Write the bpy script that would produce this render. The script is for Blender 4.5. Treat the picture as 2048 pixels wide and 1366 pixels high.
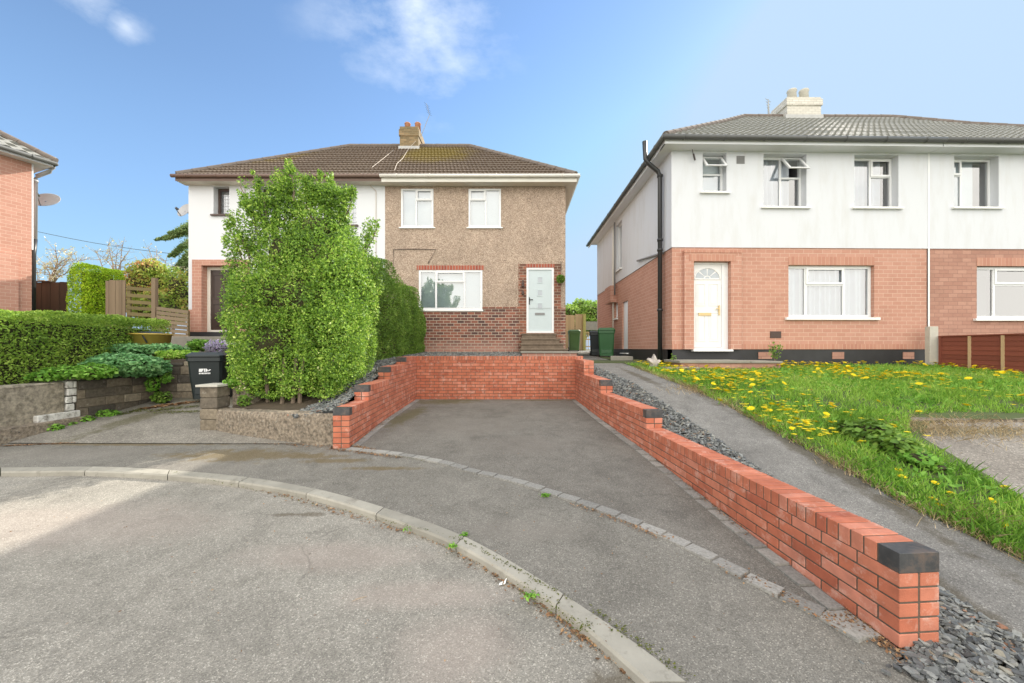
import bpy, bmesh, math, random
import numpy as np
from mathutils import Vector, Matrix
random.seed(7); rng=np.random.default_rng(7)
SC=bpy.context.scene
for o in list(bpy.data.objects): bpy.data.objects.remove(o)
# ---------------------------------------------------------------- camera
F=760.0; CX=1030.0; HY=697.0; EYE=1.5
cd=bpy.data.cameras.new('camera'); cam=bpy.data.objects.new('camera',cd); SC.collection.objects.link(cam)
cd.sensor_width=36; cd.lens=F/2048*36; cd.shift_x=-(CX-1024)/2048; cd.shift_y=(HY-683)/2048
cd.clip_start=.05; cd.clip_end=3000
cam.location=(0,0,EYE); cam.rotation_euler=(math.radians(90),0,0); SC.camera=cam
# ---------------------------------------------------------------- sun + sky
SUN_AZ=math.radians(42.3); SUN_EL=math.radians(31.4)
sdir=Vector((math.sin(SUN_AZ)*math.cos(SUN_EL),math.cos(SUN_AZ)*math.cos(SUN_EL),math.sin(SUN_EL)))
sl=bpy.data.lights.new('sun','SUN'); sl.energy=5.0; sl.angle=math.radians(.6); sl.color=(1,.93,.82)
so=bpy.data.objects.new('sun',sl); SC.collection.objects.link(so); so.rotation_euler=sdir.to_track_quat('Z','Y').to_euler()
w=bpy.data.worlds.new("World"); SC.world=w; w.use_nodes=True; nt=w.node_tree; nt.nodes.clear()
def N(nt,t,**k):
    n=nt.nodes.new(t)
    for a,b in k.items(): setattr(n,a,b)
    return n
def L(nt,a,b): nt.links.new(a,b)
def MATH(nt,op,a,b=None,c=None,clamp=False):
    n=N(nt,'ShaderNodeMath',operation=op,use_clamp=clamp)
    for i,x in enumerate((a,b,c)):
        if x is None: continue
        if isinstance(x,(int,float)): n.inputs[i].default_value=x
        else: L(nt,x,n.inputs[i])
    return n.outputs[0]
def MIX(nt,f,a,b,bt='MIX'):
    n=N(nt,'ShaderNodeMix',data_type='RGBA',blend_type=bt)
    for i,x in ((0,f),(6,a),(7,b)):
        if isinstance(x,(int,float)): n.inputs[i].default_value=x
        elif isinstance(x,tuple): n.inputs[i].default_value=(*x[:3],1)
        else: L(nt,x,n.inputs[i])
    return n.outputs[2]
sky=N(nt,'ShaderNodeTexSky',sky_type='NISHITA',sun_disc=False)
sky.sun_elevation=SUN_EL; sky.sun_rotation=SUN_AZ; sky.air_density=1.0; sky.dust_density=.08; sky.ozone_density=1.6
tc=N(nt,'ShaderNodeTexCoord'); sep=N(nt,'ShaderNodeSeparateXYZ'); L(nt,tc.outputs['Generated'],sep.inputs[0])
# clouds: unseen bright broken deck added behind and overhead to fill shade; wisps in front
nz=N(nt,'ShaderNodeTexNoise'); nz.inputs['Scale'].default_value=3.2; nz.inputs['Detail'].default_value=9; nz.inputs['Roughness'].default_value=.6
mp=N(nt,'ShaderNodeMapping'); mp.inputs['Scale'].default_value=(1,1.3,2.0); L(nt,tc.outputs['Generated'],mp.inputs[0]); L(nt,mp.outputs[0],nz.inputs[0])
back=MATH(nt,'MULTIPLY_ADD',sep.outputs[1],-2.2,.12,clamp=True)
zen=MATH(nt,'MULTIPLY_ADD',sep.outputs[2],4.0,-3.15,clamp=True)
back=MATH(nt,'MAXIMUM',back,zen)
def dirblob(d,r):
    vm=N(nt,'ShaderNodeVectorMath',operation='DISTANCE'); L(nt,tc.outputs['Generated'],vm.inputs[0]); vm.inputs[1].default_value=Vector(d).normalized()
    return MATH(nt,'MULTIPLY_ADD',vm.outputs['Value'],-1/r,1.0,clamp=True)
def pd(px,py): return ((px-CX)/F,1,(HY-py)/F)
bl=MATH(nt,'MULTIPLY',dirblob(pd(835,10),.26),1.3)
for q,r in ((pd(885,95),.17),(pd(170,-20),.08),(pd(250,50),.05),(pd(760,10),.12)): bl=MATH(nt,'MAXIMUM',bl,dirblob(q,r))
cl=MATH(nt,'ADD',MATH(nt,'MULTIPLY',bl,.55),MATH(nt,'MULTIPLY_ADD',nz.outputs[0],1.9,-1.18))
cl=MATH(nt,'MULTIPLY',MATH(nt,'MULTIPLY',cl,bl),2.0,clamp=True)
cl=MATH(nt,'MULTIPLY',cl,.68)
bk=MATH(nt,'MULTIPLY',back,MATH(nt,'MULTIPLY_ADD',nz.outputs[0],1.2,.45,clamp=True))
skys=MIX(nt,1.0,sky.outputs[0],(1,1,1),'MULTIPLY')
SKY_TINT=N(nt,'ShaderNodeHueSaturation'); SKY_TINT.inputs['Saturation'].default_value=1.05; SKY_TINT.inputs['Value'].default_value=1.04; L(nt,MIX(nt,MATH(nt,'MULTIPLY',MATH(nt,'MULTIPLY_ADD',sep.outputs[2],-2.0,1.0,clamp=True),.8),skys,(1.35,2.35,4.0)),SKY_TINT.inputs['Color'])
CLOUD_F=6.0; CLOUD_FILL=12.5
c1=MIX(nt,cl,MIX(nt,1.0,SKY_TINT.outputs[0],(2.45,3.3,4.3),'DARKEN'),(CLOUD_F*.95,CLOUD_F,CLOUD_F*1.04))
c2=MIX(nt,bk,c1,(CLOUD_FILL,CLOUD_FILL*.965,CLOUD_FILL*.90))
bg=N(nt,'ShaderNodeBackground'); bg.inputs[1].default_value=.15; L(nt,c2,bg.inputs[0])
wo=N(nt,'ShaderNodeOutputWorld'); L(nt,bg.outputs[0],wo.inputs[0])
SC.view_settings.view_transform='Standard'; SC.view_settings.look='None'; SC.view_settings.gamma=1; SC.view_settings.exposure=.64
# ---------------------------------------------------------------- helpers
def PX(px,Y): return (px-CX)*Y/F
def PZ(py,Y): return EYE-(py-HY)*Y/F
def pt(px,py,Y): return Vector((PX(px,Y),Y,PZ(py,Y)))
def lerpf(tab):
    xs=[a for a,_ in tab]; zs=[b for _,b in tab]
    return lambda y: float(np.interp(y,xs,zs))
g=lerpf([(-20,-.35),(0,-.08),(1.88,0),(4.85,.175),(6.75,.245),(9.4,.245),(12,.25)])
ga=lerpf([(4.6,.165),(5.25,.197),(5.6,.25),(6.57,.36),(7.6,.52),(9,.62),(12,.9)])
hp=lerpf([(-10,-.4),(0,-.1),(1.3,-.01),(1.85,.03),(2.5,.14),(4.1,.45),(5.5,.72),(6.3,.86),(8,.99),(9.4,1.08),(12,1.15),(14.3,1.19),(17,1.28),(20,1.4),(60,1.4)])
def hit(px,py,fn=g,off=0):           # where a sight line meets a ground profile
    Y=4
    for _ in range(60): Y=.5*Y+.5*min(40,(EYE-fn(Y)-off)*F/(py-HY))
    return Vector((PX(px,Y),Y,fn(Y)+off))
COL=SC.collection
class MB:
    def __init__(s): s.v=[];s.f=[];s.m=[];s.cur=0
    def add(s,vs,fs):
        b=len(s.v); s.v+= [tuple(q) for q in vs]; s.f+=[tuple(b+i for i in f) for f in fs]; s.m+=[s.cur]*len(fs); return s
    def quad(s,a,b,c,d): return s.add([a,b,c,d],[(0,1,2,3)])
    def box(s,x0,y0,z0,x1,y1,z1):
        return s.add([(x0,y0,z0),(x1,y0,z0),(x1,y1,z0),(x0,y1,z0),(x0,y0,z1),(x1,y0,z1),(x1,y1,z1),(x0,y1,z1)],
            [(0,3,2,1),(4,5,6,7),(0,1,5,4),(1,2,6,5),(2,3,7,6),(3,0,4,7)])
    def obox(s,p,e,n,l,t,z0,z1,tw=0):     # box from plan point p along e (l), along n (t)
        p=Vector((p[0],p[1],0)); a=p; b=p+e*l; c=p+e*l+n*t; d=p+n*t
        vs=[]
        for z in (z0,z1):
            for q in (a,b,c,d): vs.append((q.x,q.y,z))
        fl=(e.x*n.y-e.y*n.x)>0
        fs=[(0,3,2,1),(4,5,6,7),(0,1,5,4),(1,2,6,5),(2,3,7,6),(3,0,4,7)]
        if not fl: fs=[f[::-1] for f in fs]
        return s.add(vs,fs)
    def tube(s,pts,r,n=8,cap=True):
        pts=[Vector(p) for p in pts]; R=r if isinstance(r,(list,tuple)) else [r]*len(pts); b=len(s.v); vs=[];fs=[]
        for i,p in enumerate(pts):
            d=(pts[min(i+1,len(pts)-1)]-pts[max(i-1,0)]).normalized()
            u=d.orthogonal().normalized() if abs(d.z)>.95 else d.cross(Vector((0,0,1))).normalized()
            v=d.cross(u).normalized()
            for k in range(n):
                t=2*math.pi*k/n; vs.append(p+(u*math.cos(t)+v*math.sin(t))*R[i])
        for i in range(len(pts)-1):
            for k in range(n): fs.append((i*n+k,i*n+(k+1)%n,(i+1)*n+(k+1)%n,(i+1)*n+k))
        if cap: fs.append(tuple(range(n))[::-1]); fs.append(tuple((len(pts)-1)*n+k for k in range(n)))
        return s.add(vs,fs)
    def lathe(s,c,prof,n=16,sx=1,sy=1):
        vs=[];fs=[]
        for r,z in prof:
            for k in range(n):
                t=2*math.pi*k/n; vs.append((c[0]+r*sx*math.cos(t),c[1]+r*sy*math.sin(t),c[2]+z))
        for i in range(len(prof)-1):
            for k in range(n): fs.append((i*n+k,i*n+(k+1)%n,(i+1)*n+(k+1)%n,(i+1)*n+k))
        fs.append(tuple(range(n))[::-1]); fs.append(tuple((len(prof)-1)*n+k for k in range(n)))
        return s.add(vs,fs)
    def prism(s,poly,z0,z1):             # plan polygon (ccw)
        n=len(poly); vs=[(p[0],p[1],z0) for p in poly]+[(p[0],p[1],z1) for p in poly]
        return s.add(vs,[tuple(range(n))[::-1],tuple(range(n,2*n))]+[(i,(i+1)%n,n+(i+1)%n,n+i) for i in range(n)])
    def build(s,name,mat,parent=None,xf=None,smooth=False,bevel=0):
        v=s.v
        if xf: v=[xf(q) for q in v]
        off=parent['_o'] if parent is not None else (0,0,0)
        v=[(q[0]-off[0],q[1]-off[1],q[2]-off[2]) for q in v]
        me=bpy.data.meshes.new(name); me.from_pydata(v,[],s.f)
        for mm in (mat if isinstance(mat,(list,tuple)) else [mat]): me.materials.append(mm)
        if any(s.m): me.polygons.foreach_set('material_index',s.m)
        if smooth: me.polygons.foreach_set('use_smooth',[True]*len(me.polygons))
        me.update(); o=bpy.data.objects.new(name,me); COL.objects.link(o)
        if parent is not None: o.parent=parent; o['_o']=tuple(off)
        else: o['_o']=(0,0,0)
        if bevel:
            bm_=o.modifiers.new('bevel','BEVEL'); bm_.width=bevel; bm_.segments=2; bm_.limit_method='ANGLE'
        return o
def thing(name,label,cat,loc=(0,0,0),group=None):
    o=bpy.data.objects.new(name,None); COL.objects.link(o); o.location=loc; o['_o']=tuple(loc); o['label']=label; o['category']=cat; o.empty_display_size=.2
    if group: o['group']=group
    return o
def tag(o,label=None,cat=None,group=None,kind=None):
    if label: o['label']=label
    if cat: o['category']=cat
    if group: o['group']=group
    if kind: o['kind']=kind
    return o
def npmesh(name,V,nv,mat,parent=None):      # V: (n*nv,3) array of separate n-gons
    V=np.asarray(V,dtype=np.float32).reshape(-1,3)
    if parent is not None: V=V-np.array(parent['_o'],dtype=np.float32)
    n=len(V)//nv; me=bpy.data.meshes.new(name); me.vertices.add(len(V)); me.vertices.foreach_set('co',V.ravel())
    me.loops.add(n*nv); me.loops.foreach_set('vertex_index',np.arange(n*nv,dtype=np.int32))
    me.polygons.add(n); me.polygons.foreach_set('loop_start',np.arange(0,n*nv,nv,dtype=np.int32)); me.polygons.foreach_set('loop_total',np.full(n,nv,dtype=np.int32))
    me.materials.append(mat); me.update(calc_edges=True); me.validate()
    o=bpy.data.objects.new(name,me); COL.objects.link(o)
    o['_o']=(0,0,0)
    if parent is not None: o.parent=parent; o['_o']=parent['_o']
    return o
# ---------------------------------------------------------------- materials
def newmat(name):
    m=bpy.data.materials.new(name); m.use_nodes=True; nt=m.node_tree; b=nt.nodes['Principled BSDF']; return m,nt,b
def coord(nt,kind='Object'):
    return N(nt,'ShaderNodeTexCoord').outputs[kind]
def noise(nt,vec,sc,det=4,rough=.55,dist=0):
    n=N(nt,'ShaderNodeTexNoise'); n.inputs['Scale'].default_value=sc; n.inputs['Detail'].default_value=det; n.inputs['Roughness'].default_value=rough; n.inputs['Distortion'].default_value=dist
    L(nt,vec,n.inputs['Vector']); return n.outputs['Fac']
def ramp(nt,f,stops,interp='LINEAR'):
    r=N(nt,'ShaderNodeValToRGB'); r.color_ramp.interpolation=interp
    e=r.color_ramp.elements
    while len(e)<len(stops): e.new(.5)
    for el,(p,c) in zip(e,stops): el.position=p; el.color=(*c[:3],1) if isinstance(c,tuple) else (c,c,c,1)
    L(nt,f,r.inputs[0]); return r.outputs[0]
def bump(nt,b,h,st=.3,dist=.01,prev=None):
    n=N(nt,'ShaderNodeBump'); n.inputs['Strength'].default_value=st; n.inputs['Distance'].default_value=dist; L(nt,h,n.inputs['Height'])
    if prev is not None: L(nt,prev,n.inputs['Normal'])
    L(nt,n.outputs[0],b.inputs['Normal']); return n.outputs[0]
def setc(nt,b,c):
    if isinstance(c,tuple): b.inputs['Base Color'].default_value=(*c[:3],1)
    else: L(nt,c,b.inputs['Base Color'])
def plain(name,c,rough=.6,var=.12,sc=6,bs=.1,bsc=60,spec=None,metal=0):
    m,nt,b=newmat(name); v=coord(nt); n=noise(nt,v,sc,5)
    col=MIX(nt,n,tuple(x*(1-var) for x in c),tuple(min(1,x*(1+var)) for x in c)); setc(nt,b,col)
    b.inputs['Roughness'].default_value=rough; b.inputs['Metallic'].default_value=metal
    if spec is not None: b.inputs['Specular IOR Level'].default_value=spec
    if bs: bump(nt,b,noise(nt,v,bsc,3),bs,.004)
    return m
def blobs(nt,vec,lst,nsc=2.5,namp=.6):       # soft stains at places (x,y,rx,ry)
    s=N(nt,'ShaderNodeSeparateXYZ'); L(nt,vec,s.inputs[0]); out=None
    for (x,y,rx,ry) in lst:
        a=MATH(nt,'DIVIDE',MATH(nt,'SUBTRACT',s.outputs[0],x),rx); c=MATH(nt,'DIVIDE',MATH(nt,'SUBTRACT',s.outputs[1],y),ry)
        d=MATH(nt,'SQRT',MATH(nt,'ADD',MATH(nt,'MULTIPLY',a,a),MATH(nt,'MULTIPLY',c,c)))
        f=MATH(nt,'SUBTRACT',1.0,d); out=f if out is None else MATH(nt,'MAXIMUM',out,f)
    nn=MATH(nt,'MULTIPLY_ADD',noise(nt,vec,nsc,8,.68),namp*2.4,-namp*1.2)
    return MATH(nt,'MULTIPLY',MATH(nt,'ADD',MATH(nt,'MULTIPLY',out,1.0),nn),1.8,clamp=True)
def asphalt(name,dark,light,stains=(),stc=(.09,.07,.02),pale=(),palec=(.3,.25,.22),patch=.5,gsc=220):
    m,nt,b=newmat(name); v=coord(nt)
    big=noise(nt,v,1.1,6,.6,.4); mid=noise(nt,v,7,5,.65)
    f=MATH(nt,'MULTIPLY_ADD',big,.75,MATH(nt,'MULTIPLY_ADD',mid,.45,-.1),clamp=True)
    base=MIX(nt,ramp(nt,f,[(.28,0.0),(.72,1.0)]),dark,light)
    dk=noise(nt,v,2.6,8,.72,.8); base=MIX(nt,1.0,base,ramp(nt,dk,[(.3,.78),(.5,1.0),(.7,1.14)]),'MULTIPLY')
    vo=N(nt,'ShaderNodeTexVoronoi'); vo.inputs['Scale'].default_value=gsc*.8; L(nt,v,vo.inputs['Vector'])
    sp=N(nt,'ShaderNodeSeparateColor'); L(nt,vo.outputs['Color'],sp.inputs[0])
    grain=ramp(nt,sp.outputs[0],[(0,.66),(.5,.95),(.88,1.08),(1,1.75)])
    base=MIX(nt,1.0,base,grain,'MULTIPLY')
    g2=noise(nt,v,45,4,.7); base=MIX(nt,1.0,base,ramp(nt,g2,[(.3,.88),(.7,1.12)]),'MULTIPLY')
    if pale: base=MIX(nt,MATH(nt,'MULTIPLY',blobs(nt,v,pale,1.6,.5),.33),base,palec)
    if stains: base=MIX(nt,MATH(nt,'MULTIPLY',blobs(nt,v,stains,6.0,1.0),.55),base,stc)
    wv=N(nt,'ShaderNodeMix',data_type='VECTOR'); wn=N(nt,'ShaderNodeTexNoise'); wn.inputs['Scale'].default_value=2.2; wn.inputs['Detail'].default_value=7; L(nt,v,wn.inputs['Vector']); wv.inputs[0].default_value=.35; L(nt,v,wv.inputs[4]); L(nt,wn.outputs['Color'],wv.inputs[5])
    ve=N(nt,'ShaderNodeTexVoronoi',feature='DISTANCE_TO_EDGE'); ve.inputs['Scale'].default_value=1.1; L(nt,wv.outputs[1],ve.inputs['Vector'])
    crk=MATH(nt,'MULTIPLY',ramp(nt,ve.outputs['Distance'],[(0,1.0),(.011,0.0)]),ramp(nt,noise(nt,v,.9,3),[(.52,0.0),(.6,1.0)])); base=MIX(nt,MATH(nt,'MULTIPLY',crk,.28),base,(.05,.045,.035))
    fl=ramp(nt,noise(nt,v,19,2,.5),[(.74,0.0),(.77,1.0)]); base=MIX(nt,MATH(nt,'MULTIPLY',fl,.45),base,(.08,.065,.045))
    setc(nt,b,base); b.inputs['Roughness'].default_value=.9; b.inputs['Specular IOR Level'].default_value=.25
    hgt=MATH(nt,'ADD',vo.outputs['Distance'],MATH(nt,'MULTIPLY',g2,.9))
    bump(nt,b,hgt,.4,.005); return m
def brickmat(name,c1,c2,cm,bw,rh,ms=.008,rough=.85,stain=None,axis='xz',off=(0,0),bumps=.4,fade=None,vary=.35,dirt=(.05,.03,.025),dirtf=0.3):
    m,nt,b=newmat(name); v=coord(nt); s=N(nt,'ShaderNodeSeparateXYZ'); L(nt,v,s.inputs[0])
    cb=N(nt,'ShaderNodeCombineXYZ'); u=MATH(nt,'ADD',s.outputs[0],s.outputs[1]) if axis=='xz' else s.outputs[0]
    L(nt,MATH(nt,'ADD',u,off[0]),cb.inputs[0]); L(nt,MATH(nt,'ADD',s.outputs[2],off[1]),cb.inputs[1])
    br=N(nt,'ShaderNodeTexBrick'); br.inputs['Scale'].default_value=1; br.inputs['Brick Width'].default_value=bw; br.inputs['Row Height'].default_value=rh
    br.inputs['Mortar Size'].default_value=ms; br.inputs['Mortar Smooth'].default_value=.15; br.inputs['Bias'].default_value=-.1
    br.inputs['Color1'].default_value=(0,0,0,1); br.inputs['Color2'].default_value=(1,1,1,1); br.inputs['Mortar'].default_value=(.5,.5,.5,1)
    L(nt,cb.outputs[0],br.inputs['Vector'])
    mixf=MATH(nt,'MULTIPLY_ADD',br.outputs['Color'],1.0,MATH(nt,'MULTIPLY_ADD',noise(nt,v,14,4),vary,-vary/2),clamp=True)
    col=MIX(nt,mixf,c1,c2)
    big=noise(nt,v,1.4,6,.6); col=MIX(nt,MATH(nt,'MULTIPLY',ramp(nt,big,[(.5,0.0),(.75,1.0)]),dirtf),col,dirt)
    if stain: col=MIX(nt,MATH(nt,'MULTIPLY',ramp(nt,noise(nt,v,4,8,.7),[(.55,0.0),(.7,1.0)]),stain[1]),col,stain[0])
    if fade:   # (z0,z1,colour,amount): washed-out courses below z1
        ff=MATH(nt,'MULTIPLY_ADD',s.outputs[2],-1/(fade[1]-fade[0]),fade[1]/(fade[1]-fade[0])); ff=MATH(nt,'ADD',ff,MATH(nt,'MULTIPLY_ADD',noise(nt,v,3,5),1.0,-.5),clamp=True)
        col=MIX(nt,MATH(nt,'MULTIPLY',ff,fade[3]),col,fade[2])
    cmix=MIX(nt,noise(nt,v,8,4),tuple(x*.8 for x in cm),cm)
    col=MIX(nt,br.outputs['Fac'],col,cmix); setc(nt,b,col); b.inputs['Roughness'].default_value=rough
    h=MATH(nt,'SUBTRACT',MATH(nt,'MULTIPLY',noise(nt,v,120,3),.25),br.outputs['Fac']); bump(nt,b,h,bumps,.006); return m
def islandmat(name,stops,rough=.85,gain=1,nsc=40,namp=.25,bs=.25,eff=None,trans=0,clump=None,bsc=90,spec=None):
    m,nt,b=newmat(name); v=coord(nt); gi=N(nt,'ShaderNodeNewGeometry')
    r=gi.outputs['Random Per Island']; stops=[(p,tuple(min(.9,x*gain) for x in c)) for p,c in stops]
    if clump: r=MATH(nt,'MULTIPLY_ADD',r,1-clump[1],MATH(nt,'MULTIPLY',ramp(nt,noise(nt,v,clump[0],3),[(.3,0.0),(.7,1.0)]),clump[1]),clamp=True)
    col=ramp(nt,r,stops)
    col=MIX(nt,1.0,col,ramp(nt,noise(nt,v,nsc,4),[(.25,1-namp),(.75,1+namp)]),'MULTIPLY')
    if eff: col=MIX(nt,MATH(nt,'MULTIPLY',ramp(nt,noise(nt,v,eff[2],8,.75),[(.5+eff[3],0.0),(.68+eff[3],1.0)]),eff[1]),col,eff[0])
    setc(nt,b,col); b.inputs['Roughness'].default_value=rough
    if spec is not None: b.inputs['Specular IOR Level'].default_value=spec
    if bs: bump(nt,b,noise(nt,v,bsc,4),bs,.004)
    if trans:
        tr=N(nt,'ShaderNodeBsdfTranslucent'); L(nt,col,tr.inputs[0]); mx=N(nt,'ShaderNodeMixShader'); mx.inputs[0].default_value=trans
        L(nt,b.outputs[0],mx.inputs[1]); L(nt,tr.outputs[0],mx.inputs[2]); L(nt,mx.outputs[0],nt.nodes['Material Output'].inputs[0])
    return m
def glassmat(name,tint=(.9,.95,1),refl=.12):
    m,nt,b=newmat(name); nt.nodes.remove(b)
    t=N(nt,'ShaderNodeBsdfTransparent'); t.inputs[0].default_value=(*tint,1)
    gl=N(nt,'ShaderNodeBsdfGlossy'); gl.inputs['Roughness'].default_value=.02
    v=coord(nt); bn=N(nt,'ShaderNodeBump'); bn.inputs['Strength'].default_value=.06; bn.inputs['Distance'].default_value=.02; L(nt,noise(nt,v,2.5,2),bn.inputs['Height']); L(nt,bn.outputs[0],gl.inputs['Normal'])
    fr=N(nt,'ShaderNodeFresnel'); fr.inputs[0].default_value=1.5; f=MATH(nt,'ADD',fr.outputs[0],refl,clamp=True)
    mx=N(nt,'ShaderNodeMixShader'); L(nt,f,mx.inputs[0]); L(nt,t.outputs[0],mx.inputs[1]); L(nt,gl.outputs[0],mx.inputs[2]); L(nt,mx.outputs[0],nt.nodes['Material Output'].inputs[0]); return m
def pebble(name,c1,c2,c3,sc=70):
    m,nt,b=newmat(name); v=coord(nt); vo=N(nt,'ShaderNodeTexVoronoi'); vo.inputs['Scale'].default_value=sc; L(nt,v,vo.inputs[0])
    s=N(nt,'ShaderNodeSeparateColor'); L(nt,vo.outputs['Color'],s.inputs[0])
    col=ramp(nt,s.outputs[0],[(0,c1),(.45,c2),(1,c3)])
    big=noise(nt,v,.9,6,.6,.3); col=MIX(nt,1.0,col,ramp(nt,big,[(.3,.86),(.7,1.14)]),'MULTIPLY')
    md=noise(nt,v,6,6,.7); col=MIX(nt,1.0,col,ramp(nt,md,[(.3,.85),(.7,1.15)]),'MULTIPLY')
    setc(nt,b,col); b.inputs['Roughness'].default_value=.95; bump(nt,b,vo.outputs['Distance'],.7,.012); return m
def render_white(name,c,stainc=(.5,.42,.33),amt=.1):
    m,nt,b=newmat(name); v=coord(nt); st=N(nt,'ShaderNodeMapping'); st.inputs['Scale'].default_value=(1.6,1.6,.35); L(nt,v,st.inputs[0])
    f=MATH(nt,'MULTIPLY',ramp(nt,noise(nt,st.outputs[0],2.2,7,.65),[(.48,0.0),(.75,1.0)]),amt)
    col=MIX(nt,f,c,stainc); setc(nt,b,col); b.inputs['Roughness'].default_value=.9; bump(nt,b,noise(nt,v,55,4,.7),.35,.006); return m
def wood(name,c,var=.35,axis=2,rough=.8,sc=(30,30,1.5)):
    m,nt,b=newmat(name); v=coord(nt); mp=N(nt,'ShaderNodeMapping'); mp.inputs['Scale'].default_value=sc; L(nt,v,mp.inputs[0])
    gi=N(nt,'ShaderNodeNewGeometry'); n=noise(nt,mp.outputs[0],1,6,.65,.6)
    f=MATH(nt,'MULTIPLY_ADD',gi.outputs['Random Per Island'],.45,MATH(nt,'MULTIPLY',n,.6),clamp=True)
    col=MIX(nt,f,tuple(x*(1-var) for x in c),tuple(min(1,x*(1+var)) for x in c)); setc(nt,b,col); b.inputs['Roughness'].default_value=rough; bump(nt,b,n,.4,.006); return m
M={}
M['road']=asphalt('road asphalt',(.235,.22,.19),(.325,.305,.265),pale=[(-1.3,2.75,.9,.22),(-.55,2.35,.6,.16),(-.3,1.95,.4,.3),(-3.8,3.2,1.6,.5),(-.15,1.5,.3,.3)],stains=[(.45,1.75,.16,.10),(.62,1.5,.2,.08),(-1.9,3.35,.3,.05)],stc=(.07,.05,.025),palec=(.38,.31,.27))
M['pave']=asphalt('pavement asphalt',(.165,.155,.135),(.23,.217,.19),stains=[(-3.4,4.75,1.1,.28),(-2.6,4.7,.6,.14),(-2.2,4.55,.5,.1),(-1.5,4.3,.5,.07),(-5.2,5.2,1.6,.08)],stc=(.13,.085,.02),pale=[(-3.6,4.35,.9,.3),(-5.6,4.8,1.5,.3),(.1,3.0,.7,.2)],palec=(.22,.2,.175))
M['drive']=asphalt('driveway asphalt',(.138,.128,.112),(.20,.187,.165),stains=[(-1.7,8.9,.95,.4),(-2.0,7.2,.25,1.2),(.5,9.2,1.3,.12),(-1.4,9.2,.9,.2)],stc=(.09,.075,.012),pale=[(-.9,6.3,1.2,.8),(.1,5.2,.8,.5)],palec=(.19,.17,.15))
M['apron']=asphalt('apron concrete',(.19,.175,.15),(.27,.25,.215),stains=[(-5.7,7.7,1.6,.75),(-6.3,6.5,.25,1.4),(-5.2,7.3,.8,.3)],stc=(.06,.055,.012),gsc=120)
M['path']=asphalt('path asphalt',(.165,.157,.145),(.26,.25,.23),stains=[(3.0,3.6,.12,1.6),(2.9,6.4,.12,1.5),(2.45,7.5,.12,1.6),(2.5,2.2,.1,.8)],stc=(.06,.045,.02))
M['pad']=asphalt('pad concrete',(.22,.195,.165),(.34,.31,.27),stains=[(5.2,4.5,1.5,.2)],stc=(.1,.09,.03),gsc=120)
M['kerb']=islandmat('kerb concrete',[(0,(.27,.255,.215)),(1,(.36,.34,.29))],nsc=5,namp=.15,eff=((.09,.08,.06),.55,9,.04))
M['kerb'].node_tree
M['sett']=islandmat('edging setts',[(0,(.20,.195,.18)),(1,(.31,.30,.275))],nsc=60,namp=.35,eff=((.25,.24,.22),.4,60,.02))
M['soil']=plain('soil',(.075,.055,.035),.95,.5,9,.6,40)
M['ground']=plain('ground soil and turf',(.07,.085,.035),.95,.4,2,.5,30)
M['lawnbase']=plain('lawn turf',(.075,.10,.03),.95,.4,4,.5,40)
M['slatebed']=plain('slate bed',(.035,.036,.036),.9,.5,30,.8,90)
M['slate']=islandmat('slate chips',[(0,(.065,.068,.068)),(.5,(.155,.163,.16)),(.9,(.28,.285,.265)),(.97,(.22,.2,.15)),(1,(.3,.14,.08))],rough=.55,nsc=60,namp=.3)
M['brick']=islandmat('driveway red bricks',[(0,(.36,.10,.055)),(.15,(.42,.125,.068)),(.5,(.455,.142,.078)),(.85,(.495,.168,.096)),(1,(.53,.21,.14))],rough=.85,nsc=9,namp=.22,bs=.5,eff=((.70,.50,.42),.65,7,.03),bsc=110)
M['mortar']=plain('mortar',(.11,.086,.064),.95,.4,20,.4,150)
M['blueblock']=islandmat('black engineering brick',[(0,(.05,.052,.055)),(1,(.07,.07,.07))],rough=.5,nsc=14,namp=.35,eff=((.14,.095,.07),.8,7,-.03))
M['housebrick']=brickmat('red brown house brick',(.085,.045,.04),(.33,.12,.075),(.50,.42,.33),.222,.092,.009,dirtf=.25,fade=(.12,.60,(.46,.24,.18),.8),vary=.7)
M['doorbrick']=brickmat('house brick',(.13,.06,.04),(.33,.12,.07),(.42,.34,.26),.222,.092,.0075,vary=.6,dirtf=.2)
M['orangebrick']=brickmat('salmon brick cladding',(.46,.232,.168),(.51,.275,.205),(.64,.44,.34),.246,.1,.006,rough=.85,bumps=.5,dirtf=.3,dirt=(.27,.13,.09),vary=.5)
M['orangebrick2']=brickmat('salmon brick cladding neighbour',(.37,.19,.14),(.46,.255,.19),(.32,.175,.13),.246,.1,.006,bumps=.5,dirtf=.4,dirt=(.22,.12,.09),vary=.8)
M['soldier']=brickmat('soldier course brick',(.43,.20,.14),(.50,.26,.185),(.58,.38,.28),.1,.6,.006,bumps=.2,off=(.02,.25),dirtf=.1)
M['soldierred']=brickmat('red soldier course',(.30,.07,.045),(.42,.12,.07),(.40,.32,.26),.092,.4,.01,bumps=.3,off=(0,.1),dirtf=.2)
M['pebble']=pebble('pebbledash',(.215,.155,.118),(.39,.295,.225),(.58,.47,.375),62)
M['white']=render_white('white render',(.635,.655,.69),(.45,.43,.38),.3)
M['white2']=render_white('bright white render',(.70,.72,.75),(.6,.56,.5),.06)
M['black']=plain('black bitumen paint',(.022,.022,.024),.5,.5,5,.3,60)
M['upvc']=plain('white upvc',(.76,.77,.78),.3,.015,3,0)
M['sill']=plain('white painted sill',(.82,.82,.80),.5,.06,5,.1)
M['cream']=render_white('cream soffit',(.72,.68,.60),(.35,.27,.2),.25)
M['brownwood']=plain('brown frame',(.075,.045,.035),.5,.2,5,.1)
M['door_blue']=plain('pale blue grey door',(.52,.60,.62),.4,.03,4,.05)
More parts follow.
